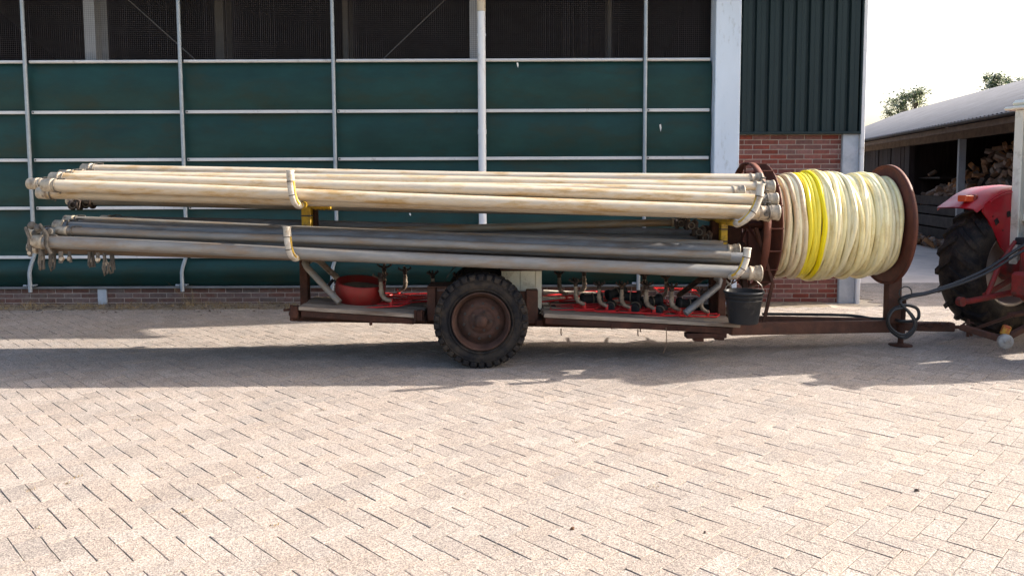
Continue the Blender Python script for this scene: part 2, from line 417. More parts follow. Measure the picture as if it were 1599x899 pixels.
def build_pavers(pav):
    m = .1075; jt = .0034; Lx, Wx = 2 * m - jt, m - jt
    cells = []
    c45 = math.cos(R(-45)); s45 = math.sin(R(-45))
    rn = np.random.RandomState(5)
    for b in range(-20, 128):
        Yb = b * 2 * math.sqrt(2) * m
        for a in range(-90, 130):
            for kind in (0, 1):
                gx, gy = a + 2 * b * 1.0, a - 2 * b * 1.0
                cx, cy = (gx + 1, gy + .5) if kind == 0 else (gx + .5, gy + 2)
                X = (cx * c45 - cy * s45) * m; Y = (cx * s45 + cy * c45) * m
                Y = -Y
                if Y < 1.2 or Y > 33 or (X < 4.75 and Y > 9.55): continue
                if Y > 11.75: continue
                lim = Y * .70 + 1.0
                if X < -lim or X > lim: continue
                if Y > 9.5 and X > 14: continue
                if Y > 20 and X < Y * .38: continue
                ang = R(-45) if kind == 0 else R(45)
                cells.append((X, Y, -ang if True else ang, kind))
    cells.sort(key=lambda c: (c[0] * .75) ** 2 + c[1] ** 2)
    inview = lambda X, Y: Y > 2.83 and abs(X) < Y * .655
    # cheap individual paver meshes, shared
    def local(jit):
        hx, hy = Lx / 2, Wx / 2; c = .0022
        z = [rn.uniform(-jit, jit) for _ in range(4)]
        pts = []
        for k, (sx, sy) in enumerate(((-1, -1), (1, -1), (1, 1), (-1, 1))):
            ex = rn.uniform(-.0022, .0022); ey = rn.uniform(-.0022, .0022)
            pts.append(((sx * (hx - c)) + ex, (sy * (hy - c)) + ey, z[k]))
        for k, (sx, sy) in enumerate(((-1, -1), (1, -1), (1, 1), (-1, 1))):
            pts.append((sx * hx, sy * hy, z[k] - .0022))
        for k, (sx, sy) in enumerate(((-1, -1), (1, -1), (1, 1), (-1, 1))):
            pts.append((sx * hx, sy * hy, -.02))
        return np.array(pts)
    fac = [(0, 1, 2, 3)] + [(4 + i, 4 + (i + 1) % 4, (i + 1) % 4, i) for i in range(4)] + [(8 + i, 8 + (i + 1) % 4, 4 + (i + 1) % 4, 4 + i) for i in range(4)]
    shapes = [local(.0011) for _ in range(14)]
    meshes = []
    for sh in shapes:
        me = bpy.data.meshes.new('paver'); me.from_pydata([tuple(p) for p in sh], [], fac); me.polygons.foreach_set('use_smooth', [False] * len(fac)); me.materials.append(M['paver']); meshes.append(me)
    n_ind = 0; V = []; Fc = []
    for (X, Y, ang, kind) in cells:
        k = rn.randint(14); da = rn.normal(0, .011); dz = rn.uniform(-.0016, .0012)
        dz += .004 * noise.noise(Vector((X * .8, Y * .8, 0)))
        if n_ind < 300 and inview(X, Y):
            o = link('paver', meshes[k], pav, (X, Y, dz), (0, 0, ang + da)); n_ind += 1
            continue
        P = shapes[k]; ca, sa = math.cos(ang + da), math.sin(ang + da)
        Q = np.empty_like(P); Q[:, 0] = P[:, 0] * ca - P[:, 1] * sa + X; Q[:, 1] = P[:, 0] * sa + P[:, 1] * ca + Y; Q[:, 2] = P[:, 2] + dz
        o = len(V) * 12
        V.append(Q)
        Fc.append(np.array(fac) + o)
    V = np.concatenate(V); Fc = np.concatenate(Fc)
    me = bpy.data.meshes.new('pavers')
    me.vertices.add(len(V)); me.vertices.foreach_set('co', V.ravel())
    me.loops.add(Fc.size); me.loops.foreach_set('vertex_index', Fc.ravel().astype(np.int32))
    me.polygons.add(len(Fc)); me.polygons.foreach_set('loop_start', np.arange(len(Fc), dtype=np.int32) * 4)
    me.polygons.foreach_set('use_smooth', np.zeros(len(Fc), dtype=bool)); me.update(calc_edges=True); me.materials.append(M['paver'])
    link('pavers', me, pav, kind='stuff')

mb = MB(); mb.cbox((4.74, 11.80, -.2), (22, 40, .003), .004); mb.build('concrete_yard', mat('concrete_slab', (.62, .52, .45), rough=.9, var=.12, scale=1.5, bump=.2, bscale=60, dirt=(.46, .395, .36), damt=.3, dscale=1.2, world=True), kind='structure')
WALL = 9.93     # distance of the barn facade
pav = build_ground()
build_pavers(pav)
# soil strip at the foot of the wall
mb = MB()
pts = []
for i in range(90):
    x = -12 + i * .18
    pts.append((x, WALL - .38 - .13 * noise.noise(Vector((x * 1.3, 3, 0))) - .10 * noise.noise(Vector((x * 5, 1, 0)))))
for (a, b) in zip(pts[:-1], pts[1:]):
    mb.quad((a[0], a[1], -.006), (b[0], b[1], -.006), (b[0], WALL + .02, .012), (a[0], WALL + .02, .012))
mb.build('soil_strip', M['soil'], kind='structure')

# ------------------------------------------------------------------ barn
def XW(px, py=200): return at(px, py, WALL).x
def ZW(py, px=600): return at(px, py, WALL).z
XL = -13.0
XC0, XC1 = XW(1112, 100), XW(1151, 100)      # pale column
XR0, XR1 = XW(1311, 320), XW(1336, 320)      # galvanised corner column
XE = XW(1342, 320)                            # end of the building
EAVE = 4.55
ZS = ZW(206, 1230)                            # cladding bottom
barn = thing('barn', 'long livestock barn with green side curtain, slate cladding and pale columns behind the trailer', 'barn', (0, WALL + 6, 0))
YB = WALL + 14
mb = MB()
mb.box((XL, YB, 0), (XE, YB + .15, EAVE)); mb.box((XL - .15, WALL + .3, 0), (XL, YB, EAVE + 2))
mb.box((XE - .14, WALL + .1, 0), (XE - .02, YB, EAVE))
mb.poly([(XE - .14, WALL, EAVE), (XE - .14, YB, EAVE), (XE - .14, (WALL + YB) / 2, EAVE + 2.4)], (.12, 0, 0))
mb.build('inner_wall', M['darkwood'], barn)
mb = MB(); mb.box((XL, WALL + .3, -.02), (XE - .15, YB, .02)); mb.build('floor', M['darkwood'], barn)
mb = MB()
ym = (WALL + YB) / 2; sl_ = 2.4 / 7
for s_ in (-1, 1):
    y0 = ym + s_ * 7.5; z0 = EAVE + 2.4 - 7.5 * sl_
    mb.poly([(XL - .3, y0, z0), (XL - .3, ym, EAVE + 2.4), (XL - .3, ym, EAVE + 2.5), (XL - .3, y0, z0 + .1)], (XE + .35 - XL, 0, 0))
mb.build('roof', M['roofgrey'], barn)
mb = MB(); mb.tube([(XL, WALL - .56, EAVE - .18), (XE + .05, WALL - .56, EAVE - .18)], .08, 12); mb.build('gutter', M['galv'], barn)
# foundation behind plinth and netting frame beams
mb = MB(); mb.box((XL, WALL + .12, EAVE - .35), (XC0, WALL + .26, EAVE)); mb.build('top_beam', M['steel_in'], barn)
# pale column, galvanised corner column
mb = MB(); mb.cbox((XC0, WALL - .16, -.02), (XC1, WALL + .1, EAVE), .008); mb.build('column', M['bluewhite'], barn, label='wide pale blue painted column')
mb = MB(); mb.cbox((XR0, WALL - .05, -.02), (XR1, WALL + .1, ZS - .02), .006); mb.build('column', M['galvcol'], barn, label='grey galvanised corner column')
mb = MB(); mb.cbox((XR1 + .004, WALL - .09, -.02), (XE, WALL + .1, EAVE), .004); mb.build('corner_trim', M['trimwhite'], barn)
# cladding: trapezoidal sheet of ribs
x0, x1 = XC1 + .006, XR1 + .0
nr = 9; pitch = (XW(1343, 100) - .03 - x0) / nr
for i in range(nr):
    a = x0 + i * pitch
    prof = [(0, 0), (pitch * .20, 0), (pitch * .27, -.038), (pitch * .93, -.038), (pitch, 0)]
    mb = MB()
    for (p, q) in zip(prof[:-1], prof[1:]):
        mb.quad((a + p[0], WALL + p[1] - .03, ZS), (a + q[0], WALL + q[1] - .03, ZS), (a + q[0], WALL + q[1] - .03, EAVE), (a + p[0], WALL + p[1] - .03, EAVE))
    mb.box((a + pitch * .60, WALL - .0705, ZS + .003), (a + pitch * .615, WALL - .069, EAVE))
    o = mb.build('cladding_panel', M['clad'], barn)
mb = MB(); mb.box((x0, WALL + .0, ZS), (XR1 - .003, WALL + .05, EAVE - .01)); mb.build('cladding_backing', M['darkwood'], barn)
mb = MB(); mb.cbox((x0, WALL - .085, ZS - .035), (XW(1343, 205) - .02, WALL - .004, ZS - .002), .004)
mb.cbox((XW(1343, 205) - .045, WALL - .082, ZS), (XW(1343, 205) - .02, WALL - .01, EAVE), .003); mb.build('cladding_trim', M['clad'], barn)
# curtain
zt, zb = ZW(96), ZW(443)
rails_px = [(100, 95), (178, 171), (251, 246), (326, 320), (402, 396)]
def zc(k): return (ZW(rails_px[k][0], 20) + ZW(rails_px[k][1], 1080)) / 2
rz = [zc(k) for k in range(5)]
mb = MB()
nx = 260
prof = []
lv = rz + [zb]
for k in range(5):
    za, zb_ = lv[k], lv[k + 1]
    for t in (0, .12, .3, .5, .7, .88):
        z = za + (zb_ - za) * t
        dep = .042 * math.sin(PI * t) ** .8
        if k == 4: dep = .075 * math.sin(PI * min(1, t * 1.02)) ** 1.2
        prof.append((z, dep))
prof.append((zb, .0)); prof.append((zb - .02, -.03))
vs = []
for i in range(nx + 1):
    x = XL + (XC0 - .01 - XL) * i / nx
    for (z, dep) in prof:
        wv = .016 * noise.noise(Vector((x * .5, z * 2.4, 0))) + .007 * noise.noise(Vector((x * 2.4, z * 3, 5)))
        vs.append((x, WALL - dep - wv * (1 if dep > 0 else .1), z))
k = len(prof)
mb.add(vs, [(i * k + j, (i + 1) * k + j, (i + 1) * k + j + 1, i * k + j + 1)[::-1] for i in range(nx) for j in range(k - 1)], True)
mb.build('curtain', M['curtain'], barn)
for (px, py, h) in ((1031, 200, .10), (808, 102, .07), (640, 335, .04), (385, 265, .035), (300, 428, .05), (850, 412, .03), (78, 250, .03)):
    p = at(px, py, WALL - .055); mb = MB()
    mb.add([p + Vector((-.012, 0, h * .4)), p + Vector((.008, 0, h * .5)), p + Vector((.016, 0, 0)), p + Vector((.006, 0, -h * .5)), p + Vector((-.004, 0, -.1 * h))], [(0, 1, 2, 3, 4)])
    mb.build('bird_dropping', M['dropping'], barn)
# rails in pieces between the poles
pole_px = [(-205, -180), (37, 54), (280, 292), (521, 525), (1010, 1003)]
def pole_x(i, z):
    a, b = pole_px[i]; return (at(a, 0, WALL - .08).x + at(b, 400, WALL - .08).x) / 2
poles = [pole_x(i, 0) for i in range(5)]
px_down = at(753, 200, WALL - .1).x
cuts = [XL] + poles[:4] + [px_down] + poles[4:] + [XC0 - .012]
for kz, z in enumerate(rz):
    for a, b in zip(cuts[:-1], cuts[1:]):
        mb = MB()
        if kz == 0: mb.tube([(a + .028, WALL - .045, z + .012), (b - .028, WALL - .045, z + .012)], .021, 10)
        else:
            mb.cbox((a + .028, WALL - .062, z - .021), (b - .028, WALL - .03, z + .019), .004)
        mb.build('curtain_rail', M['rail'], barn)
for x in poles:
    for z in rz[1:]:
        mb = MB(); mb.tube([(x + .052, WALL - .060, z), (x + .052, WALL - .072, z)], .009, 6); mb.build('rail_screw', M['blackhose'], barn)
zp = [ZW(398), ZW(420), ZW(452)]
for x in poles:
    mb = MB()
    mb.tube([(x, WALL - .10, EAVE), (x, WALL - .10, zp[0] + .05), (x - .008, WALL - .10, zp[0] + .01), (x - .055, WALL - .11, zp[1] + .05), (x - .068, WALL - .115, zp[1] - .02), (x - .068, WALL - .115, zp[2])], .024, 10)
    mb.build('curtain_pole', M['galv'], barn)
    mb = MB()
    mb.box((x - .13, WALL - .12, zp[2] + .075), (x - .02, WALL - .03, zp[2] + .09)); mb.tube([(x - .15, WALL - .12, zp[2] + .083), (x - .11, WALL - .12, zp[2] + .083)], .014, 8)
    mb.build('pole_clamp', M['galv'], barn)
zsl = ZW(446)
mb = MB(); mb.cbox((XL, WALL - .035, zsl - .022), (XC0 - .004, WALL + .05, zsl + .004), .004); mb.build('sill', M['sillgrey'], barn)
# downpipe
mb = MB()
xd = px_down
mb.tube([(xd, WALL - .13, .05), (xd, WALL - .13, ZW(22, 753))], .050, 16); mb.tube([(xd, WALL - .13, ZW(60, 753) - .0), (xd, WALL - .13, ZW(56, 753) + .0)], .056, 16)
mb.tube([(xd, WALL - .13, 2.18), (xd, WALL - .13, 2.24)], .054, 16)
dp = mb.build('downpipe', M['downpipe'], barn)
mb = MB(); mb.tube([(xd, WALL - .13, ZW(22, 753) + .002), (xd, WALL - .13, EAVE - .3), (xd, WALL - .3, EAVE - .2), (xd, WALL - .52, EAVE - .18)], .054, 16); mb.build('downpipe_socket', M['cream_pvc'], barn)
# netting: real wires
mb = MB()
z0n, z1n = rz[0] + .02, EAVE - .05
yn = WALL + .045
def wirebox(a, b): mb.box(a, b)
x = XW(-120)
rn_ = random.Random(3)
while x < XC0:
    t = .0011 + .0011 * rn_.random() ** 3
    jx = rn_.uniform(-.002, .002)
    mb.quad((x - t, yn, z0n), (x + t, yn, z0n), (x + t + jx, yn, z1n), (x - t + jx, yn, z1n)); x += .0254
z = z0n
while z < 4.35:
    t = .0011
    mb.quad((XW(-120), yn + .003, z - t), (XC0, yn + .003, z - t), (XC0, yn + .003, z + t), (XW(-120), yn + .003, z + t)); z += .0254
mb.build('netting', M['wire'], barn, kind='stuff')
# interior posts and wind braces
for (a, b, dy, br) in ((131, 148, .16, 1), (336, 349, 1.2, .5), (535, 543, 1.2, .5), (733, 748, .16, 1), (949, 955, 1.2, .5)):
    Y = WALL + dy; xa, xb = at(a, 40, Y).x, at(b, 40, Y).x
    mb = MB(); mb.box((xa, Y, 0), (xb, Y + .015, EAVE)); mb.box(((xa + xb) / 2 - .005, Y + .015, 0), ((xa + xb) / 2 + .005, Y + .27, EAVE)); mb.box((xa, Y + .27, 0), (xb + .02, Y + .285, EAVE))
    mb.build('steel_post', M['steel_in' if br == 1 else 'steel_dim'], barn)
for (a, b, c, d) in ((200, 0, 305, 94), (695, 0, 598, 93)):
    mb = MB(); p, q = at(a, b, WALL + .4), at(c, d, WALL + .4); e = (p - q)
    mb.tube([q - e * .3, p + e * 1.1], .009, 6); mb.build('brace_rod', M['steel_dim'], barn)

# ------------------------------------------------------------------ brick walls
def brick_field(par, xa, xb, za, zb, y, m_, lim=300):
    H, L_, j = .0505, .209, .0115
    P = H + j; Q = L_ + j
    cache = {}
    row = 0; z = zb - H
    while z > za - H:
        off = 0 if row % 2 == 0 else Q / 2
        x = xa - off
        while x < xb - .01:
            a, b = max(x, xa), min(x + L_, xb)
            zz = max(z, za)
            if b - a > .02:
                key = (round(b - a, 2), round(z + H - zz, 3))
                if key not in cache:
                    hw, hh = (b - a) / 2, (z + H - zz) / 2
                    mbb = MB(); mbb.cbox((-hw, -.006, -hh), (hw, .02, hh), .0022)
                    cache[key] = mbb.mesh('brick', m_)
                o = link('brick', cache[key], par, Vector(((a + b) / 2, y + rnd.uniform(-.0018, .0018), (z + H + zz) / 2)) - par.location, (0, rnd.gauss(0, .002), rnd.gauss(0, .004)))
            x += Q
        z -= P; row += 1
bw = thing('brick_wall', 'red brick wall below the slate cladding between two barn columns', 'brick wall', ((XC1 + XR0) / 2, WALL, 0))
mb = MB(); mb.box((XC1 - .02, WALL, -.03), (XR0 + .02, WALL + .2, ZS)); mb.build('mortar_bed', M['mortar'], bw)
brick_field(bw, XC1 + .004, XR0 - .004, .0, ZS - .045, WALL, M['brick'])
pw = thing('plinth_wall', 'low dull brick plinth under the green barn curtain', 'brick wall', (-4, WALL, 0))
xp0, xp1 = XW(153, 460), XW(167, 460)
mb = MB(); mb.box((XW(-260), WALL + .01, -.03), (XC0 - .01, WALL + .2, zsl - .024)); mb.build('mortar_bed', M['mortar'], pw)
brick_field(pw, XW(-60), xp0 - .006, .0, zsl - .03, WALL + .01, M['brick_dark'])
brick_field(pw, xp1 + .006, XC0 - .012, .0, zsl - .03, WALL + .01, M['brick_dark'])
mb = MB(); mb.cbox((xp0, WALL - .012, -.02), (xp1, WALL + .1, zsl - .026), .004); mb.build('steel_foot', M['galvcol'], pw)

# ------------------------------------------------------------------ weeds and litter
def blades(mb, x, y, z, n, h, spread):
    for _ in range(n):
        a = rnd.uniform(0, 2 * PI); r = rnd.random() * spread
        p = Vector((x + r * math.cos(a), y + r * math.sin(a), z)); hh = h * rnd.uniform(.4, 1.1)
        ln = Vector((rnd.gauss(0, .5), rnd.gauss(0, .5), 1)) * hh
        s_ = Vector((math.cos(a), math.sin(a), 0)) * .0022
        mid = p + ln * .55 + Vector((0, 0, hh * .1))
        mb.add([p - s_, p + s_, mid + s_ * .7, mid - s_ * .7, p + ln], [(0, 1, 2, 3), (3, 2, 4)])
mb = MB()
for _ in range(260):
    x = rnd.uniform(-7.2, 1.5); x = x if rnd.random() < .5 else rnd.uniform(-7.0, -2.5)
    blades(mb, x, WALL - rnd.random() ** 1.5 * .35, .0, rnd.randint(6, 16), rnd.choice((.03, .04, .06, .09)), .06)
blades(mb, XW(292), WALL - .06, 0, 26, .34, .06); blades(mb, XW(300), WALL - .08, 0, 18, .2, .08)
mb.build('weeds', M['drygrass'], kind='stuff')
mb = MB()
for _ in range(2600):
    x = rnd.uniform(-7.3, 2.5) if rnd.random() < .8 else rnd.uniform(-7.2, -2)
    y = WALL - abs(rnd.gauss(0, .33)); a = rnd.uniform(0, PI); l_ = rnd.uniform(.006, .03)
    z = .008 + rnd.random() * .01
    d = Vector((math.cos(a), math.sin(a), rnd.gauss(0, .2))) * l_; s_ = Vector((-math.sin(a), math.cos(a), rnd.gauss(0, .3))) * l_ * rnd.uniform(.1, .4)
    p = Vector((x, y, z)); mb.add([p - d, p - s_, p + d, p + s_], [(0, 1, 2, 3)])
mb.build('leaf_litter', M['deadleaf'], kind='stuff')
mb = MB()
for (px, py) in ((253, 732), (240, 745), (305, 780), (345, 782), (285, 800), (105, 755), (48, 765), (120, 745), (60, 825), (215, 655), (410, 745), (430, 820), (640, 703), (505, 640), (1020, 760), (900, 690)):
    p = ground(px, py); blades(mb, p.x, p.y, -.004, rnd.randint(8, 22), .016, .03)
for _ in range(160):
    X = rnd.uniform(-4, 4); Y = rnd.uniform(2.9, 8)
    blades(mb, X, Y, -.004, rnd.randint(2, 6), .010, .012)
mb.build('joint_weeds', M['drygrass'], kind='stuff')
for (px, py, s_) in ((1431, 767, .016), (893, 827, .012), (1100, 833, .007)):
    p = ground(px, py); mb = MB()
    mb.add([p + Vector((-s_, -s_ * .4, .002)), p + Vector((s_ * .8, -s_ * .6, .004)), p + Vector((s_, s_ * .5, .014)), p + Vector((-s_ * .3, s_ * .7, .01)), p + Vector((0, 0, .016))], [(0, 1, 4), (1, 2, 4), (2, 3, 4), (3, 0, 4)])
    tag(mb.build('dead_leaf', M['deadleaf']), {1431: 'small curled dry leaf on the sunlit paving at lower right', 893: 'dark crumb of leaf in a paving joint near the bottom middle', 1100: 'tiny dark leaf scrap on the bright paving under the trailer deck'}[px], 'leaf')

# ------------------------------------------------------------------ far shed, firewood
SH0 = Vector((9.05, 12.1)); SD = Vector((.1695, .9855)); SN = Vector((SD.y, -SD.x))   # SN points into the shed (right)
def sh(t, n, z): p = SH0 + SD * t + SN * n; return Vector((p.x, p.y, z))
def tY(Y): return (Y - SH0.y) / SD.y
shed = thing('wood_shed', 'long open fronted farm shed with grey corrugated roof right of the barn', 'shed', sh(8, 3, 0))
TE = tY(32); EV = 2.87; RG = 4.32; RO = 3.5
TP = tY(20.4)
mb = MB()
k = 0; t = -.4; vs = []
while t <= TE + .4:
    o = (.0, .03, .044, .03)[k % 4]
    vs.append(sh(t, -.45, EV - .10 + o)); vs.append(sh(t, RO, RG + o)); vs.append(sh(t, 2 * RO + .45, EV - .10 + o)); t += .045; k += 1
n_ = len(vs) // 3
mb.add(vs, [(3 * i + j, 3 * i + j + 1, 3 * i + j + 4, 3 * i + j + 3) for i in range(n_ - 1) for j in (0, 1)], True)
mb.build('roof', M['roofgrey'], shed)
mb = MB()
mb.poly([sh(-.4, -.43, EV - .16), sh(TE + .4, -.43, EV - .16), sh(TE + .4, -.43, EV - .27), sh(-.4, -.43, EV - .27)], SN.to_3d() * .04)
mb.build('eave_board', M['eavewood'], shed)
mb = MB(); mb.tube([sh(-.4, -.49, EV - .12), sh(TE + .4, -.49, EV - .12)], .035, 8); mb.build('gutter', M['darkmetal'], shed)
mb = MB(); mb.poly([sh(0, .0, EV - .12), sh(TE, .0, EV - .12), sh(TE, .0, EV - .38), sh(0, .0, EV - .38)], SN.to_3d() * .12); mb.build('beam', M['eavewood'], shed)
mb = MB()
mb.poly([sh(0, 2 * RO, 0), sh(TE, 2 * RO, 0), sh(TE, 2 * RO, EV), sh(0, 2 * RO, EV)], SN.to_3d() * .06)
mb.poly([sh(TE, 0, 0), sh(TE, 2 * RO, 0), sh(TE, 2 * RO, EV), sh(TE, RO, RG), sh(TE, 0, EV)], SD.to_3d() * .06)
mb.poly([sh(-.06, 0, 0), sh(-.06, 2 * RO, 0), sh(-.06, 2 * RO, EV), sh(-.06, RO, RG), sh(-.06, 0, EV)], SD.to_3d() * .06)
mb.poly([sh(TP, 0.15, 0), sh(TP, 2 * RO, 0), sh(TP, 2 * RO, EV - .1), sh(TP, .15, EV - .1)], SD.to_3d() * .06)
mb.build('wall', M['shedwood'], shed)
t = TP
while t < TE - .1:
    mb = MB(); dd = rnd.uniform(0, .025)
    mb.poly([sh(t, -.03 + dd, .05), sh(t + .27, -.03 + dd, .05), sh(t + .27, -.03 + dd, EV - .39), sh(t, -.03 + dd, EV - .39)], SN.to_3d() * .025)
    mb.build('board', M['shedwood'], shed); t += .29
for (Y, w_) in ((20.2, .14), (17.0, .09), (13.0, .16)):
    mb = MB(); t = tY(Y); mb.poly([sh(t, -.05, 0), sh(t + w_, -.05, 0), sh(t + w_, -.05, EV - .39), sh(t, -.05, EV - .39)], SN.to_3d() * .14)
    mb.build('post', M['steel_in' if Y == 17.0 else 'shedwood'], shed)
# retaining boards of the log bay, facing the yard
t0, t1 = tY(17.2), tY(20.15)
for i, (za, zb_) in enumerate(((.16, .42), (.46, .72), (.76, .95), (.98, 1.2))):
    mb = MB(); mb.poly([sh(t0, .10, za), sh(t1, .10 + rnd.uniform(-.01, .01), za), sh(t1, .10, zb_), sh(t0, .10, zb_)], SN.to_3d() * .035)
    mb.build('board', M['shedboard'], shed)
# firewood
def log_mesh(i):
    rr = random.Random(i); n = rr.choice((3, 4, 5)); l_ = rr.uniform(.20, .30)
    ring = []
    a0 = rr.uniform(0, 6)
    for k_ in range(n):
        a = a0 + 2 * PI * k_ / n + rr.uniform(-.3, .3); r_ = rr.uniform(.045, .082); ring.append((r_ * math.cos(a), r_ * math.sin(a)))
    vs = [(-l_ / 2, y, z) for y, z in ring] + [(l_ / 2, y * .95, z * .95) for y, z in ring]
    mb = MB(); mb.add(vs, [tuple(range(n)), tuple(range(n, 2 * n))[::-1]] + [(i_, (i_ + 1) % n, n + (i_ + 1) % n, n + i_) for i_ in range(n)])
    return mb.mesh('log', M['firewood'])
logm = [log_mesh(i) for i in range(12)]
def heap(name, label, pts, loc, core=None):
    th = thing(name, label, 'firewood', loc)
    if core: 
        mb = MB(); core(mb); mb.build('heap_core', M['shedwood'], th)
    for p in pts:
        link('log', rnd.choice(logm), th, p - Vector(loc), (rnd.uniform(-.6, .6), rnd.uniform(-.7, .7), rnd.uniform(0, PI)))
    return th
# stack right of the post: sloped face rising to the right
pts = []
tt0, tt1 = tY(13.1), tY(16.9)
for i in range(22):
    for j in range(13):
        t = tt0 + (tt1 - tt0) * (i + rnd.random()) / 22; fr = (t - tt0) / (tt1 - tt0)
        top = 2.55 - .22 * fr; z = .08 + (top - .1) * (j + rnd.random() * .8) / 13
        pts.append(sh(t, .16 + z * .25 + rnd.uniform(-.06, .06), z))
def core1(mb):
    mb.poly([sh(tt0, .30, 0), sh(tt0, .92, 2.4), sh(tt0, 6.5, 2.4), sh(tt0, 6.5, 0)], SD.to_3d() * (tt1 - tt0) * .55)
    mb.poly([sh(tt0 + (tt1 - tt0) * .55, .30, 0), sh(tt0 + (tt1 - tt0) * .55, .88, 2.2), sh(tt0 + (tt1 - tt0) * .55, 6.5, 2.2), sh(tt0 + (tt1 - tt0) * .55, 6.5, 0)], SD.to_3d() * (tt1 - tt0) * .45)
heap('log_stack', 'tall heap of split firewood right of the grey shed post', pts, sh(tt0 + 1.8, 1, 0), core1)
pts = []
ta, tb = tY(17.3), tY(20.0)
for i in range(13):
    for j in range(8):
        t = ta + (tb - ta) * (i + rnd.random()) / 13; fr = (t - ta) / (tb - ta)
        top = 2.3 - 1.1 * fr ** .7; z = 1.0 + (top - 1.0) * (j + rnd.random()) / 8
        pts.append(sh(t, .2 + (z - .9) * .45 + rnd.uniform(-.05, .1), z))
pts.append(sh(tb - .25, .38, 1.745))
mb = MB(); mb.poly([sh(tb - 1.1, .25, 1.62), sh(TP - .02, .25, 1.62), sh(TP - .02, .25, 1.66), sh(tb - 1.1, .25, 1.66)], SN.to_3d() * .4); mb.build('shelf', M['shedboard'], shed)
def core2(mb):
    mb.poly([sh(ta, .3, 0), sh(ta, .45, 1.15), sh(ta, 1.0, 1.85), sh(ta, 5, 1.85), sh(ta, 5, 0)], SD.to_3d() * 1.0)
    mb.poly([sh(ta + 1, .3, 0), sh(ta + 1, .45, 1.0), sh(ta + 1, .9, 1.25), sh(ta + 1, 5, 1.25), sh(ta + 1, 5, 0)], SD.to_3d() * (tb - ta - 1))
heap('log_heap', 'low sloping heap of split firewood behind the grey boards of the shed', pts, sh(ta + 1.4, 1, 0), core2)
pts = [sh(ta + rnd.random() * (tb - ta), -.05 - abs(rnd.gauss(0, .14)), .06 + rnd.random() * .10) for _ in range(46)]
heap('fallen_logs', 'scattered split logs lying on the ground in front of the shed boards', pts, sh(ta + 1.4, -.2, 0))

# ------------------------------------------------------------------ trees behind the shed
def tree(px, py, Y, rx, rz_, label, seed, gaps):
    rr = random.Random(seed); c = at(px, py, Y)
    th = thing('broadleaf_tree', label, 'tree', (c.x, Y, 0), 'trees beyond the shed roof')
    mb = MB(); mb.tube([(c.x, Y, 0), (c.x + .1, Y, c.z * .5), (c.x - .1, Y, c.z)], [.26, .2, .08], 8)
    cl = []
    for _ in range(gaps):
        a = rr.uniform(0, 2 * PI); e = rr.uniform(-.6, 1) ; q = rr.uniform(.5, 1)
        p = c + Vector((rx * q * math.cos(a) * math.sqrt(max(0, 1 - e * e)), rx * .7 * q * math.sin(a), rz_ * q * e))
        cl.append((p, rr.uniform(.22, .48) * rx * .55))
        mb.tube([(c.x, Y, c.z * .75), (p + Vector((c.x, Y, c.z * .8))) / 2, p], [.07, .04, .012], 5)
    mb.build('trunk', M['bark'], th)
    mb = MB()
    for (p, s_) in cl:
        for _ in range(230):
            q = p + Vector((rr.gauss(0, 1), rr.gauss(0, 1), rr.gauss(0, .8))) * s_ * .55
            u = Vector((rr.gauss(0, 1), rr.gauss(0, 1), rr.gauss(0, 1))).normalized(); v = u.orthogonal().normalized()
            l_ = rr.uniform(.05, .09)
            mb.add([q - u * l_, q - v * l_ * .55, q + u * l_, q + v * l_ * .55], [(0, 1, 2, 3)])
    mb.build('crown', M['leaf'], th)
tree(1418, 176, 42, 1.5, 1.15, 'broad low tree crown peeping over the left end of the shed roof', 3, 26)
tree(1578, 140, 34, 1.35, .85, 'sparse tree crown over the shed roof at the right picture edge', 8, 22)

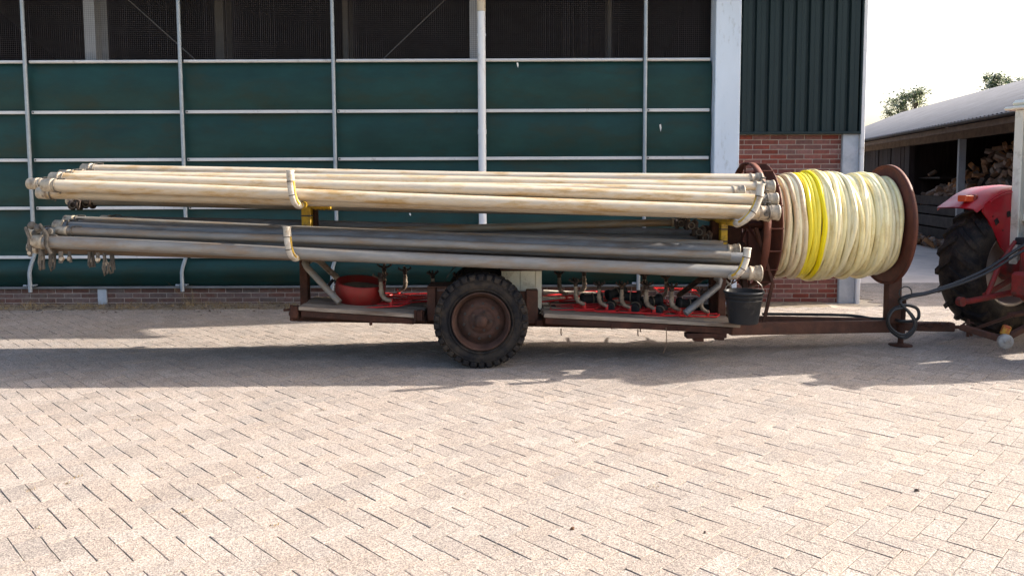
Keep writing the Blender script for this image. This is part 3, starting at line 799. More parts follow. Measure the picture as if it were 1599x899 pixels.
# ------------------------------------------------------------------ trailer
tr = thing('pipe_trailer', 'rusty single axle trailer with pipe cradles and hose reel standing on the paving', 'trailer', (-.26, 7.3, 0))
WY0, WY1 = 6.42, 6.66
wc = at(751, 503, WY0); wc.z = .402
def make_wheel(par, cx, y_out, sgn, big=True, Rr=.405, wdt=.24):
    """trailer wheel; y_out outer face, sgn = +1 when the wheel body extends to +Y"""
    o = Vector((cx, y_out, .402)); ax = Vector((0, sgn, 0))
    w_ = link('wheel', None, par, Vector((cx, y_out, .402)) - par.location)
    w_.empty_display_size = .1
    mb = MB()
    prof = [(.238, .055), (.262, .022), (.31, .0), (.355, .008), (.385, .03), (.398, .055), (.401, .12), (.398, .185), (.385, .21), (.355, .232), (.31, .24), (.262, .22), (.238, .185)]
    mb.lathe([(r_ * Rr / .405, h) for r_, h in prof], o, ax, 64)
    mb.m = 0
    # sidewall rings
    for rr_ in (.272, .345): mb.lathe([(rr_ - .006, .012 if rr_ < .3 else .008), (rr_, .000 if rr_ < .3 else -.003), (rr_ + .006, .012 if rr_ < .3 else .008)], o, ax, 64)
    nl = 34
    for i in range(nl):
        for side in (0, 1):
            a = 2 * PI * (i + side * .5) / nl + rnd.gauss(0, .008)
            m4 = Matrix.Translation(o) @ Matrix.Rotation(a, 4, 'Y')
            h0, h1 = (.012, .125) if side == 0 else (.115, .228)
            if sgn < 0: h0, h1 = -h1, -h0
            wn = .0305 + rnd.uniform(-.003, .003)
            mb.cbox((-wn, h0, .372), (wn, h1, .406 + rnd.uniform(-.006, -.002)), .007, m4)
            if (side == 0):
                hs = (-.004, .03) if sgn > 0 else (-.03, .004)
                mb.cbox((-wn * .75, hs[0], .352), (wn * .75, hs[1], .392), .005, m4)
    mb.build('tyre', M['tyre'], w_)
    mb = MB()
    mb.lathe([(.246, .035), (.252, .016), (.246, .006), (.238, .010), (.231, .035), (.216, .060), (.208, .095), (.196, .100), (.172, .074), (.15, .054), (.118, .050), (.104, .062), (.098, .050), (.062, .046), (.054, .046), (.050, .014), (.042, .004), (.0005, .002)], o, ax, 56)
    mb.lathe([(.246, .2), (.2, .19), (.196, .08)], o, ax, 40)
    rim = mb.build('rim', M['rimrust'], w_)
    for i in range(10):
        a = 2 * PI * i / 10 + .2
        mb = MB(); p = o + Vector((math.cos(a) * .150, sgn * .050, math.sin(a) * .150)); mb.lathe([(.0115, 0), (.0115, .006), (.0005, .006)], p - ax * .004, ax, 10, False); mb.build('dark_hole_disc', M['blackhose'], w_)  # black discs for the bolt holes, the shade inside them put into colour
    for i in range(5):
        a = 2 * PI * i / 5
        mb = MB(); p = o + Vector((math.cos(a) * .082, sgn * .046, math.sin(a) * .082)); mb.lathe([(.0005, -.016), (.013, -.016), (.013, .004)], p, ax, 6, False); mb.build('wheel_nut', M['darkmetal'], w_)
    return w_
make_wheel(tr, wc.x, WY0, 1)
make_wheel(tr, wc.x, 7.62, -1)
mb = MB(); mb.tube([(wc.x, 6.6, .402), (wc.x, 7.45, .402)], .035, 12); mb.build('axle', M['rust'], tr)

def rail_bar(name, pts, wx, wz, m_, par=tr, **k):
    mb = MB()
    for a, b in zip(pts[:-1], pts[1:]): mb.bar(a, b, wx, wz)
    return mb.build(name, m_, par, **k)
# spine and side beams
rail_bar('chassis_beam', [at(455, 492, 7.05), at(1160, 508, 7.05)], .07, .10, M['rust'])
rail_bar('chassis_beam', [at(480, 474, 7.42), at(1150, 493, 7.42)], .07, .10, M['rust'])
for px in (458, 660, 842, 1140):
    p = at(px, 496 + (px - 458) * .022, 6.66)
    rail_bar('cross_member', [Vector((p.x, 6.66, p.z)), Vector((p.x, 7.5, p.z))], .06, .06, M['rust'])
# side rails (angle iron) and deck planks
def deck(pxa, pya, pxb, pyb, yn, depth, nplank, thick=.036, drop=.052, irregular=0.0):
    a, b = at(pxa, pya, yn), at(pxb, pyb, yn)
    wd = depth / nplank
    for i in range(nplank):
        dz = Vector((0, 0, rnd.uniform(-.004, .004))); e0 = Vector((rnd.uniform(-.02, .02), 0, 0)); e1 = Vector((rnd.uniform(-.03, .03) + (irregular if i == 0 else 0), 0, 0))
        off = Vector((0, wd * (i + .5), 0))
        mb = MB(); mb.bar(a + off + dz + e0, b + off + dz + e1, wd - .008, thick)
        mb.build('plank', M['plank'], tr)
    mb = MB(); dn = Vector((0, .02, -thick / 2 - drop / 2 - .002)); mb.bar(a + dn + Vector((0.02, 0, 0)), b + dn - Vector((.05, 0, 0)), .012, drop)
    mb.bar(a + Vector((0.02, .06, -thick / 2 - .009)), b + Vector((-.05, .06, -thick / 2 - .009)), .09, .010)
    mb.build('side_rail', M['rust'], tr)
deck(466, 482, 655, 494, 6.56, .56, 3)
deck(848, 493, 1152, 509, 6.56, .50, 3, irregular=.01)
deck(480, 472, 700, 480, 7.22, .28, 1)
deck(860, 477, 1150, 488, 7.22, .28, 1)
# end brackets on the left deck
mb = MB()
p = at(459, 487, 6.56); mb.cbox(p + Vector((-.035, 0, -.06)), p + Vector((.03, .1, .045)), .01); mb.tube([at(443, 484, 6.6), at(462, 483, 6.6)], .012, 8)
mb.tube([at(455, 476, 6.58), at(455, 500, 6.58)], .014, 8); mb.cbox(p + Vector((-.05, .01, -.035)), p + Vector((-.03, .08, .0)), .005)
mb.build('deck_bracket', M['rust'], tr)
mb = MB(); p = at(655, 492, 6.55); mb.cbox(p + Vector((-.04, 0, -.055)), p + Vector((.035, .08, .035)), .01); mb.tube([at(648, 484, 6.545), at(648, 503, 6.545)], .010, 8); mb.tube([at(658, 484, 6.545), at(658, 500, 6.545)], .010, 8)
mb.build('deck_bracket', M['rust'], tr)
mb = MB(); p = at(579, 502, 6.56); mb.tube([p, p + Vector((0, 0, -.03))], .014, 8); mb.build('deck_bolt', M['rust'], tr)
mb = MB()
for (px, py, l_) in ((876, 520, .05), (955, 512, .025), (996, 521, .05), (1000, 516, .03)):
    p = at(px, py, 6.57); mb.tube([p + Vector((0, 0, .04)), p, p + Vector((.004, 0, -l_ * .4))], .005, 6)
mb.build('bolt_ends', M['rust'], tr)
mb = MB(); mb.tube([at(1040, 511, 6.55), at(1041, 525, 6.55), at(1040, 540, 6.54), at(1038, 545, 6.53), at(1035, 552, 6.53)], .004, 6); mb.build('loose_wire', M['eavewood'], tr)
a, b = at(1072, 524, 6.58), at(1146, 524, 6.58)
mb = MB(); mb.bar(a + Vector((0, .05, -.005)), b + Vector((-.06, .05, 0)), .10, .045); mb.bar(at(1082, 529, 6.62), at(1098, 530, 6.62), .05, .03); mb.bar(at(1115, 527, 6.62), at(1130, 528, 6.62), .05, .03)
mb.build('step_bracket', M['rust'], tr)
# wheel guard plates behind the tyre
mb = MB(); a = at(667, 449, 6.70); b = at(840, 453, 6.70); zb_ = at(700, 500, 6.70).z
mb.cbox((a.x, 6.69, zb_), (a.x + .075, 6.80, a.z), .006); mb.cbox((b.x - .105, 6.69, zb_ - .03), (b.x, 6.80, b.z), .006)
mb.cbox((a.x + .07, 6.72, zb_), (b.x - .1, 6.735, b.z - .01), .003)
mb.cbox((a.x, 6.68, a.z + .001), (a.x + .20, 7.0, a.z + .012), .003)
mb.build('wheel_guard', M['rust_light'], tr)
mb = MB(); fx0, fx1 = wc.x - .36, wc.x + .36
pp = arc((wc.x, 7.32, .44), (1, 0, 0), (0, 0, 1), .43, R(25), R(155), 14)
for q0, q1 in zip(pp[:-1], pp[1:]): mb.poly([q0, q1, q1 + Vector((0, .34, 0)), q0 + Vector((0, .34, 0))], (0, 0, .006))
mb.build('mudguard', M['darkmetal'], tr)
# drawbar V and tongue
n0, n1, n2 = at(1140, 513, 6.80), at(1388, 509, 7.30), at(1491, 511, 7.32)
rail_bar('drawbar_beam', [n0, n1], .06, .115, M['rust_light'])
rail_bar('drawbar_beam', [at(1160, 500, 7.40), at(1388, 504, 7.42)], .06, .09, M['rust_light'])
mb = MB(); mb.bar(n1 - Vector((.12, -.05, 0)), n2 + Vector((0, .03, 0)), .09, .085); mb.bar(n2 + Vector((-.06, .03, .0)), n2 + Vector((.16, .02, -.005)), .05, .028)
mb.build('tongue', M['rust_light'], tr)
mb = MB()
for i in range(22):
    px = 1432 + i * 2.4; p = at(px, 507 + rnd.uniform(-3, 4), 7.28); mb.cbox(p + Vector((-.008, -.006, -.006)), p + Vector((.008, .01, .006)), .002)
mb.build('weld_beads', M['rust'], tr)
# jack
mb = MB(); p0 = ground(1406, 539); p0 = Vector((p0.x, p0.y - .0, 0))
zt = at(1406, 466, p0.y).z
mb.tube([(p0.x, p0.y, .02), (p0.x, p0.y, .25)], .026, 12); mb.tube([(p0.x, p0.y, .10), (p0.x + .003, p0.y, zt)], .036, 12)
mb.tube([(p0.x - .02, p0.y, zt + .0), (p0.x + .05, p0.y, zt)], .012, 8)
j = mb.build('jack_leg', M['rust'], tr)
mb = MB(); mb.lathe([(.0005, .028), (.03, .026), (.035, .014), (.105, .010), (.108, .002), (.0005, .002)], (p0.x, p0.y, 0), (0, 0, 1), 20); mb.build('jack_foot', M['rust'], j)

# ---- cradles
YN, YF = 6.30, 7.74
def cradle(px, pxb, py_top, py_bot, rr_=.031, far=True):
    """near upright px, top and bottom rows; goes back to YF"""
    t_ = at(px, py_top, YN); b = at(pxb, py_bot, YN); x = b.x
    mb = MB()
    rb = .10
    dx = b.x - t_.x; H_ = t_.z - b.z
    ctrl = [t_, Vector((t_.x + dx * .10, YN, t_.z - H_ * .35)), Vector((t_.x + dx * .38, YN, t_.z - H_ * .68)), Vector((t_.x + dx * .72, YN + .015, b.z + H_ * .12)), Vector((b.x, YN + .07, b.z)), Vector((b.x + .004, YN + .12, b.z))]
    path = smooth_path(ctrl, 6)
    mb.tube(path, rr_, 14)
    mb.tube([t_ - Vector((0, 0, .004)), t_ + Vector((0, 0, .006))], rr_ * 1.12, 14)
    o1 = mb.build('cradle_upright', M['bracket'], tr)
    mb = MB(); mb.tube([(x + .004, YN + .07, b.z), (x + .004, YF - .03, b.z)], rr_ * .95, 12); mb.build('cradle_arm', M['yellow'], tr)
    if far: mb = MB(); mb.tube([(x + .004, YF - .03, b.z + .001), (x + .004, YF + .01, b.z + .03), (x + .004, YF + .03, b.z + .1), (x + .004, YF + .03, t_.z + .02)], rr_ * .95, 10); mb.build('cradle_upright', M['bracket'], tr)
    # straps
    for k_ in (5, 12):
        mb = MB()
        q, q2 = path[k_], path[k_ + 1]; mb.tube([q, q + (q2 - q).normalized() * .007], rr_ * 1.06, 14)
        mb.build('strap', M['darkmetal'], o1)
    mb = MB(); sg = 1 if px < 800 else -1; mb.tube([p_ + Vector((rr_ * .78 * sg, -rr_ * .35, 0)) for p_ in path[5:22]], .011, 6); mb.build('yellow_edge', M['yellow'], o1)
    return b.z, x
zu1, xl = cradle(453, 462, 267, 321, far=False)
zl1, xl2 = cradle(448, 457, 355, 404, far=False)
zu2, xr = cradle(1188, 1156, 288, 350)
zl2, xr2 = cradle(1167, 1147, 388, 433, far=False)
# the right uprights lean: posts
def post(px0, px1, pyt, pyb, Y, m_, name='post', d=.09, **k):
    a, b = at(px0, pyt, Y), at(px1, pyb, Y)
    mb = MB(); mb.cbox((a.x, Y, b.z), (b.x, Y + d, a.z), .006); return mb.build(name, m_, tr, **k)
post(470, 486, 324, 372, 6.95, M['yellow'], d=.10); post(487.5, 495, 326, 372, 7.02, M['rust'], d=.08)  # narrow rust-coloured post serves as the yellow post's dark side face
post(467, 481, 404, 478, 6.95, M['rust'], d=.1)
post(468, 492, 372.5, 403, 6.96, M['rust'], d=.08)
post(1126, 1136, 347, 394, 6.93, M['yellow'], d=.08)
post(1112, 1124, 345, 500, 7.0, M['rust'], d=.10); post(1122, 1133, 433, 500, 6.93, M['rust_light'], d=.05)
# black ties on yellow posts
mb = MB()
for (px0, px1, py, Y) in ((469.5, 486.5, 337, 6.945), (469.5, 486.5, 360, 6.945), (1125.5, 1136.5, 358, 6.925), (1125.5, 1136.5, 377, 6.925)):
    a, b = at(px0, py - 1, Y), at(px1, py + 1, Y); mb.box((a.x, Y, b.z), (b.x, Y + .1, a.z))
mb.build('tie_wire', M['blackhose'], tr)
mb = MB(); mb.tube([(xl + .06, 7.05, zu1 + .002), (xl + .06, 7.2, zu1 + .002)], .03, 10)
for dx in (-.02, .03, .07, .12): mb.tube([at(495 + dx * 150, 322, 7.0), at(497 + dx * 150, 322, 7.0)], .036, 10)
mb.tube([at(486, 322, 7.0), at(517, 322, 7.0)], .030, 10)
mb.build('yellow_coupling', M['yellow'], tr)
# bent stay tubes
def stay(pts, r_, m_, name='stay_tube'):
    mb = MB(); mb.tube(pts, r_, 10); return mb.build(name, m_, tr)
stay([at(478, 407, 6.86), at(476, 411, 6.84), at(480, 418, 6.82), at(530, 472, 6.72)], .030, M['pipe_grey'])
stay([at(482, 407, 7.0), at(490, 404, 7.05), at(498, 407, 7.1), at(530, 437, 7.5)], .028, M['tan'])
stay([at(1118, 433, 6.86), at(1124, 438, 6.83), at(1122, 446, 6.8), at(1070, 489, 6.68)], .030, M['pipe_blue'])
stay([at(1110, 430, 7.0), at(1096, 434, 7.1), at(1060, 461, 7.5)], .027, M['darkmetal'])
stay([at(1119, 430, 6.99), at(1129, 434, 6.99), at(1140, 446, 6.98), at(1141, 455, 6.97)], .014, M['tan'])

# ---- reel frame (part of the trailer) and flanges
RC = at(1290, 349, 7.3); RCx0, RCx1 = 2.40, 3.545
RCz = 1.575 - (352 - 284) / 164.0
RY = 7.32
reel = thing('hose_reel', 'big brown steel reel at the front of the trailer, wound with hose', 'hose reel', (2.95, RY, RCz))
mb = MB()
mb.lathe([(.06, 0), (.555, 0), (.562, .006), (.562, .016), (.555, .022), (.06, .022)], (RCx1, RY, RCz), (1, 0, 0), 72)
mb.lathe([(.545, -.001), (.565, -.012), (.568, .03), (.552, .032), (.548, .02)], (RCx1, RY, RCz), (1, 0, 0), 72)
mb.build('flange', M['reel'], reel, label='solid right flange of the reel')
mb = MB()
mb.lathe([(.06, 0), (.575, 0), (.582, .006), (.582, .012), (.575, .018), (.06, .018)], (RCx0 - .03, RY, RCz), (1, 0, 0), 72)
mb.build('flange', M['reel'], reel, label='solid left flange of the reel')
mb = MB(); xo = RCx0 - .19
mb.lathe([(.585, 0), (.595, 0), (.595, .062), (.585, .062), (.585, 0)], (xo, RY, RCz), (1, 0, 0), 72)
for k_ in range(6):
    a = 2 * PI * k_ / 6 + .35; d = Vector((0, math.cos(a), math.sin(a)))
    c = Vector((xo + .03, RY, RCz)); mb.bar(c + d * .06, c + d * .586, .035, .012, up=(1, 0, 0))
for k_ in range(18):
    a = 2 * PI * k_ / 18; d = Vector((0, math.cos(a), math.sin(a))); c = Vector((xo + .06, RY, RCz)) + d * .588; mb.tube([c, c + Vector((.115, 0, 0))], .006, 6)
mb.tube([(xo - .05, RY, RCz), (RCx1 + .1, RY, RCz)], .035, 14)
mb.build('spoked_rim', M['reel'], reel)
mb = MB(); mb.lathe([(.25, 0), (.25, RCx1 - RCx0)], (RCx0 - .01, RY, RCz), (1, 0, 0), 40); mb.build('drum', M['reel'], reel)
# stands
a, b = at(1371, 438, 7.28), at(1393, 505, 7.28)
mb = MB(); mb.cbox((RCx1 + .035, 7.26, n1.z + .03), (RCx1 + .165, 7.36, RCz + .05), .006); mb.build('reel_post', M['rust_light'], tr)
mb = MB(); xk = xo - .06
mb.bar((xk, 6.98, .42), (xk, RY, RCz + .03), .05, .05); mb.bar((xk, 7.70, .42), (xk, RY, RCz + .03), .05, .05); mb.bar((xk, 6.95, .42), (xk, 7.73, .42), .05, .05)
mb.bar((xk - .3, 7.0, .75), (xk, 7.1, 1.0), .05, .05); mb.bar((xk, 7.05, .7), (xk, 7.6, .7), .05, .04)
mb.cbox((xk - .3, 7.15, .80), (xk - .01, 7.5, 1.15), .01); mb.cbox((xk - .45, 7.3, .95), (xk - .1, 7.45, 1.12), .01)
mb.bar(at(1207, 440, 6.9), at(1192, 505, 6.9), .03, .02); mb.bar(at(1165, 440, 7.1), at(1166, 500, 7.1), .03, .02)
mb.bar((xk + .02, 6.84, RCz), at(1205, 440, 6.9), .03, .03)
mb.build('reel_stand', M['rust'], tr)

# ---- the hose, turn by turn
hose = thing('wound_hose', 'thick cream and yellow hose wound in many turns on the brown reel', 'hose', (2.95, RY, RCz - .5))
hr = .0228
xs0, xs1 = RCx0 + .02, RCx1 - .012
def turn(x, Rm, tilt, ph, wob, seed, m_, lab=None, r_=hr, dx=0):
    mb = MB(); pts = []
    n = 72
    for i in range(n):
        a = 2 * PI * i / n
        R_ = Rm + wob * noise.noise(Vector((math.cos(a) * 1.2, math.sin(a) * 1.2, seed * 3.1))) * 2
        sag = -.010 * max(0, -math.sin(a)) ** 2
        px_ = x + tilt * math.cos(a - ph) + .009 * noise.noise(Vector((math.cos(a) * 1.5 + 9, math.sin(a) * 1.5, seed * 1.7))) * 2
        pts.append((px_, RY + R_ * math.cos(a), RCz + R_ * math.sin(a) + sag))
    mb.tube(pts, r_, 10, closed=True)
    k = {'label': lab} if lab else {}
    return mb.build('hose_turn', m_, hose, **k)
nT = 24
for i in range(nT):
    f_ = (i + .5) / nT; x = xs0 + hr + (xs1 - xs0 - 2 * hr) * f_
    turn(x, .415 + .004 * math.sin(i * 1.7), .004, i, .006, i, M['hose_tan'] if i % 3 == 0 else M['hose'], r_=.0225)
def Rprof(f_):
    # outer silhouette read across the reel
    pts = [(0, .435), (.08, .455), (.2, .462), (.27, .475), (.33, .49), (.40, .492), (.46, .472), (.54, .474), (.62, .458), (.74, .452), (.82, .462), (.9, .458), (1, .43)]
    for (a, b), (c, d) in zip(pts[:-1], pts[1:]):
        if f_ <= c: return b + (d - b) * (f_ - a) / (c - a)
    return .45
nT = 29
for i in range(nT):
    f_ = i / (nT - 1); x = xs0 + hr + (xs1 - xs0 - 2 * hr) * f_
    yel = i in (6, 7, 8, 9)
    m_ = M['hose_yellow'] if yel else (M['hose_tan'] if (i < 6 and i not in (2, 4)) else M['hose'])
    turn(x + rnd.uniform(-.003, .003), Rprof(f_) + .006 * math.sin(i * 2.3), rnd.uniform(.006, .016) * (0 if yel else 1) + .008, rnd.uniform(-.5, 1.2) if not yel else .6, .007, 50 + i, m_, 'bright yellow turn of the hose' if yel else None, r_=hr * rnd.uniform(.97, 1.05))
for (f_, R_, tl, ph) in ((.36, .505, .035, 2.6), (.47, .49, .05, .6), (.52, .488, .06, 2.3), (.60, .482, .055, -2.4), (.70, .475, .05, .9), (.80, .478, .045, 2.8), (.86, .472, .05, .4), (.12, .472, .045, 2.2), (.19, .478, .03, -.5)):
    x = xs0 + hr + (xs1 - xs0 - 2 * hr) * f_
    turn(x, R_, tl, ph, .007, 90 + f_ * 40, M['hose_tan'] if f_ < .2 else M['hose'], None)

# ------------------------------------------------------------------ irrigation pipes
def ring_prof(r_, l_):
    return [(r_ * 1.0, 0), (r_ * 1.22, .004), (r_ * 1.24, .02), (r_ * 1.12, .028), (r_ * 1.12, l_ * .75), (r_ * 1.2, l_ * .78), (r_ * 1.2, l_ * .9), (r_ * 1.02, l_)]
def irrigation_pipe(pl, pr, Yl, Yr, r_, m_, label, rc=1, lc=1, bend=.0, group='aluminium irrigation pipes on the trailer', latch=0, ext=0.0):
    a, b = at(pl[0], pl[1], Yl), at(pr[0], pr[1], Yr)
    th = thing('irrigation_pipe', label, 'pipe', a, group)
    d = (b - a); L0 = d.length; dn = d.normalized()
    mb = MB(); pts = []
    for i in range(15):
        t_ = i / 14; p = a + d * t_; p.z += -bend * math.sin(PI * t_) + .003 * math.sin(t_ * 9 + a.z * 40); pts.append(p)
    mb.tube(pts, r_, 20); mb.build('tube', m_, th)
    if lc:
        mb = MB(); mb.lathe([(r_ * .80, -.012), (r_ * .98, -.014), (r_ * 1.10, -.006), (r_ * 1.10, .055), (r_ * 1.18, .058), (r_ * 1.18, .075), (r_ * 1.03, .08)], a, dn, 18)
        mb.disc(a + dn * .01, dn, r_ * .9, .004, 16)
        cc = mb.build('coupling', M['coupling'], th)
        mb = MB(); u = Vector((0, 0, 1)); v = dn.cross(u)
        c0 = a + dn * (.095 + rnd.uniform(0, .03))
        mb.tube(arc(c0, v, u, r_ * 1.12, 0, 2 * PI, 16)[:-1], .006, 6, closed=True)
        e = c0 - v * r_ * 1.1 * -1 * (1 if rnd.random() < .8 else -1)
        mb.tube([c0 + u * r_ * 1.1, c0 + u * r_ * 1.25 + dn * .03, c0 + dn * .075 + u * r_ * 1.12], .006, 6)
        mb.tube([c0 + v * r_ * 1.15 * -1, c0 - v * r_ * 1.2 - u * .02 + dn * .004, c0 - v * r_ * 1.15 - u * .07 - dn * .01], .008, 6)
        mb.build('latch', M['clamp'], th)
    if rc:
        mb = MB(); ln = .16 if rc == 2 else .10
        q = b - dn * ln
        mb.lathe([(r_, 0), (r_ * 1.16, .006), (r_ * 1.16, .02), (r_ * 1.06, .03), (r_ * 1.08, ln * .55), (r_ * 1.18, ln * .62), (r_ * 1.26, ln * .68), (r_ * 1.22, ln * .95), (r_ * 1.34, ln * .97), (r_ * 1.34, ln + .008), (r_ * 1.1, ln + .010), (r_ * .9, ln + .004), (r_ * .9, ln - .03), (.001, ln - .03)], q, dn, 20)
        cc = mb.build('coupling', M['coupling'], th)
        if rc == 2:
            mb = MB(); c0 = q + dn * .05; u = Vector((0, 0, 1)); v = Vector((0, -1, 0))
            mb.disc(c0 + v * r_ * .95 - u * r_ * .3, v, .020, .014, 12); mb.disc(c0 + v * r_ * .95 + u * .01 + dn * .01, v, .012, .024, 10)
            mb.tube([c0 + v * r_ + u * .03 + dn * .02, c0 + v * r_ * 1.1 - u * .02 + dn * .01], .007, 6); mb.tube(arc(c0 + dn * .03, Vector((0, 1, 0)), u, r_ * 1.14, 0, 2 * PI, 16)[:-1], .006, 6, closed=True)
            mb.tube([c0 + u * r_ * 1.1, c0 + u * (r_ * 1.1 + .03) + dn * .01, c0 + u * (r_ * 1.1 + .025) + dn * .05], .008, 6)
            mb.build('latch', M['clamp'], th)
    return th
pw_ = M['pipe_warm']; pg = M['pipe_grey']; pb = M['pipe_blue']
ru = .050
irrigation_pipe((70, 289), (1214, 332), 6.42, 6.42, ru, pw_, 'front pipe of the upper bundle, nearest the viewer, with large right coupling', 2, 1, .0)
irrigation_pipe((82, 279), (1211, 313), 6.52, 6.50, ru, pw_, 'second pipe from the bottom of the upper bundle at its right end', 2, 1, -.01)
irrigation_pipe((62, 301), (1200, 335), 6.60, 6.56, ru * .95, pw_, 'shaded pipe tucked under the front pipe of the upper bundle', 1, 1)
irrigation_pipe((47, 287), (1160, 300), 6.66, 6.60, ru * .9, pw_, 'upper bundle pipe whose left end sticks out farthest', 1, 1, -.01)
irrigation_pipe((96, 275), (1206, 293), 6.78, 6.72, ru, pw_, 'upper bundle pipe with right coupling just under the topmost one', 2, 1, -.005)
irrigation_pipe((131, 265), (1187, 281), 6.98, 6.92, .050, pw_, 'topmost pipe of the upper bundle, its left end set well in', 1, 1, .012)
irrigation_pipe((100, 288), (1185, 306), 6.74, 6.70, ru, pw_, 'upper bundle pipe hidden behind the two front pipes', 1, 1)
irrigation_pipe((108, 313), (1130, 334), 7.05, 7.05, .042, pg, 'thin dark pipe hanging lowest at the left of the upper bundle', 1, 1)
irrigation_pipe((150, 279), (1160, 290), 7.15, 7.15, ru, pw_, 'rear pipe of the upper bundle resting beside the back uprights', 1, 1)
irrigation_pipe((126, 294), (1135, 318), 7.35, 7.35, ru, pw_, 'rearmost low pipe of the upper bundle', 1, 1)
rl = .053
irrigation_pipe((55, 377), (1186, 427), 6.42, 6.42, rl, pg, 'front pipe of the lower bundle ending with a flange above the bucket', 1, 1, .0)
irrigation_pipe((48, 386), (1155, 420), 6.58, 6.56, .046, M['pipe_brown'], 'brown underside pipe low in the lower bundle', 0, 1, .0)
irrigation_pipe((80, 366), (1162, 403), 6.55, 6.55, rl * .95, pb, 'blue grey pipe directly above the front pipe of the lower bundle', 0, 1, -.012)
irrigation_pipe((50, 362), (1150, 408), 6.68, 6.66, rl * .9, pb, 'lower bundle pipe whose muddy left end sticks out highest', 1, 1)
irrigation_pipe((88, 353), (1152, 392), 6.72, 6.70, rl * .95, pb, 'dark blue pipe second row from the top of the lower bundle', 1, 1, -.005)
irrigation_pipe((103, 343), (1118, 386), 6.92, 6.92, .036, pg, 'slim pipe on top of the lower bundle at its left end', 0, 1)
irrigation_pipe((118, 352), (1105, 376), 7.08, 7.08, .050, pb, 'shadowed pipe at the back of the lower bundle', 1, 1)
irrigation_pipe((160, 345), (1095, 366), 7.25, 7.25, .050, pb, 'rear shadowed pipe ending near the yellow right post', 1, 1)
irrigation_pipe((130, 362), (1120, 398), 7.30, 7.30, .055, pb, 'rearmost low pipe of the lower bundle', 1, 0)
irrigation_pipe((92, 360), (1140, 399), 6.50, 6.50, .036, pg, 'slim weathered pipe wedged above the front two of the lower bundle', 0, 1)
irrigation_pipe((100, 348), (1128, 382), 6.80, 6.80, .034, pg, 'slim pipe lying on the blue grey pipes of the lower bundle', 0, 1)
irrigation_pipe((118, 271), (1170, 287), 6.88, 6.84, .034, pg, 'slim grey pipe lying just below the topmost pipe of the upper bundle', 0, 1)
irrigation_pipe((135, 372), (1075, 347), 6.95, 7.10, .036, pg, 'slanting pipe that climbs to the right above the lower bundle', 2, 0)
for k_, (l, r__, Y) in enumerate((((140, 292), (1130, 316), 7.50), ((120, 293), (1120, 315), 7.62), ((115, 297), (1150, 322), 6.90), ((120, 281), (1150, 298), 7.34), ((130, 291), (1140, 318), 7.22), ((125, 294), (1140, 320), 7.44))):
    irrigation_pipe(l, r__, Y, Y, .056, pw_, 'upper bundle pipe buried behind the pipes in front of it', 0, 0, group='buried pipes of the upper bundle')  # unseen pipes inferred from the solid ground shadow, thickened to close its sun gaps
for k_, (l, r__, Y) in enumerate((((110, 366), (1110, 400), 7.46), ((105, 364), (1100, 397), 7.60), ((90, 372), (1140, 408), 6.86), ((95, 368), (1130, 404), 7.02), ((100, 366), (1120, 402), 7.16), ((120, 354), (1090, 388), 7.50), ((118, 362), (1110, 396), 7.38), ((120, 360), (1105, 396), 7.53))):
    irrigation_pipe(l, r__, Y, Y, .060, pb, 'lower bundle pipe buried behind the pipes in front of it', 0, 0, group='buried pipes of the lower bundle')  # likewise unseen, made thick so no sun slips through the lower bundle
# far upright's clamp and dark couplings between the bundles at the right
def coupling_cluster(pts, label, seed):
    rr = random.Random(seed); c = pts[0]
    th = thing('pipe_coupling', label, 'coupling', c)
    mb = MB()
    for p in pts:
        d = Vector((1, rr.uniform(-.3, .3), rr.uniform(-.25, .25))).normalized()
        mb.lathe([(.001, -.05), (.042, -.05), (.046, -.02), (.034, -.015), (.034, .02), (.05, .03), (.05, .05), (.001, .05)], p, d, 12)
        mb.tube([p + Vector((0, -.03, .03)), p + Vector((.03, -.05, .06)), p + Vector((.06, -.03, .03)), p + Vector((.05, -.04, -.02))], .007, 6)
    mb.build('casting', M['darkmetal'], th)
    mb = MB()
    for p in pts:
        mb.tube(arc(p + Vector((.0, -.045, .0)), (1, 0, 0), (0, 0, 1), .028, 0, 2 * PI, 10)[:-1], .005, 6, closed=True)
    mb.build('latch_ring', M['clamp'], th); return th
coupling_cluster([at(1062, 349, 6.95), at(1078, 352, 6.9), at(1090, 362, 6.9), at(1100, 370, 6.95)], 'cluster of dark couplings between the two bundles near the right post', 1)
coupling_cluster([at(1075, 374, 7.1), at(1096, 384, 6.95)], 'dark coupling end lying on the lower bundle near the right post', 2)
coupling_cluster([at(118, 320, 7.0), at(138, 318, 7.05)], 'small dark coupling hanging under the left end of the upper bundle', 3)
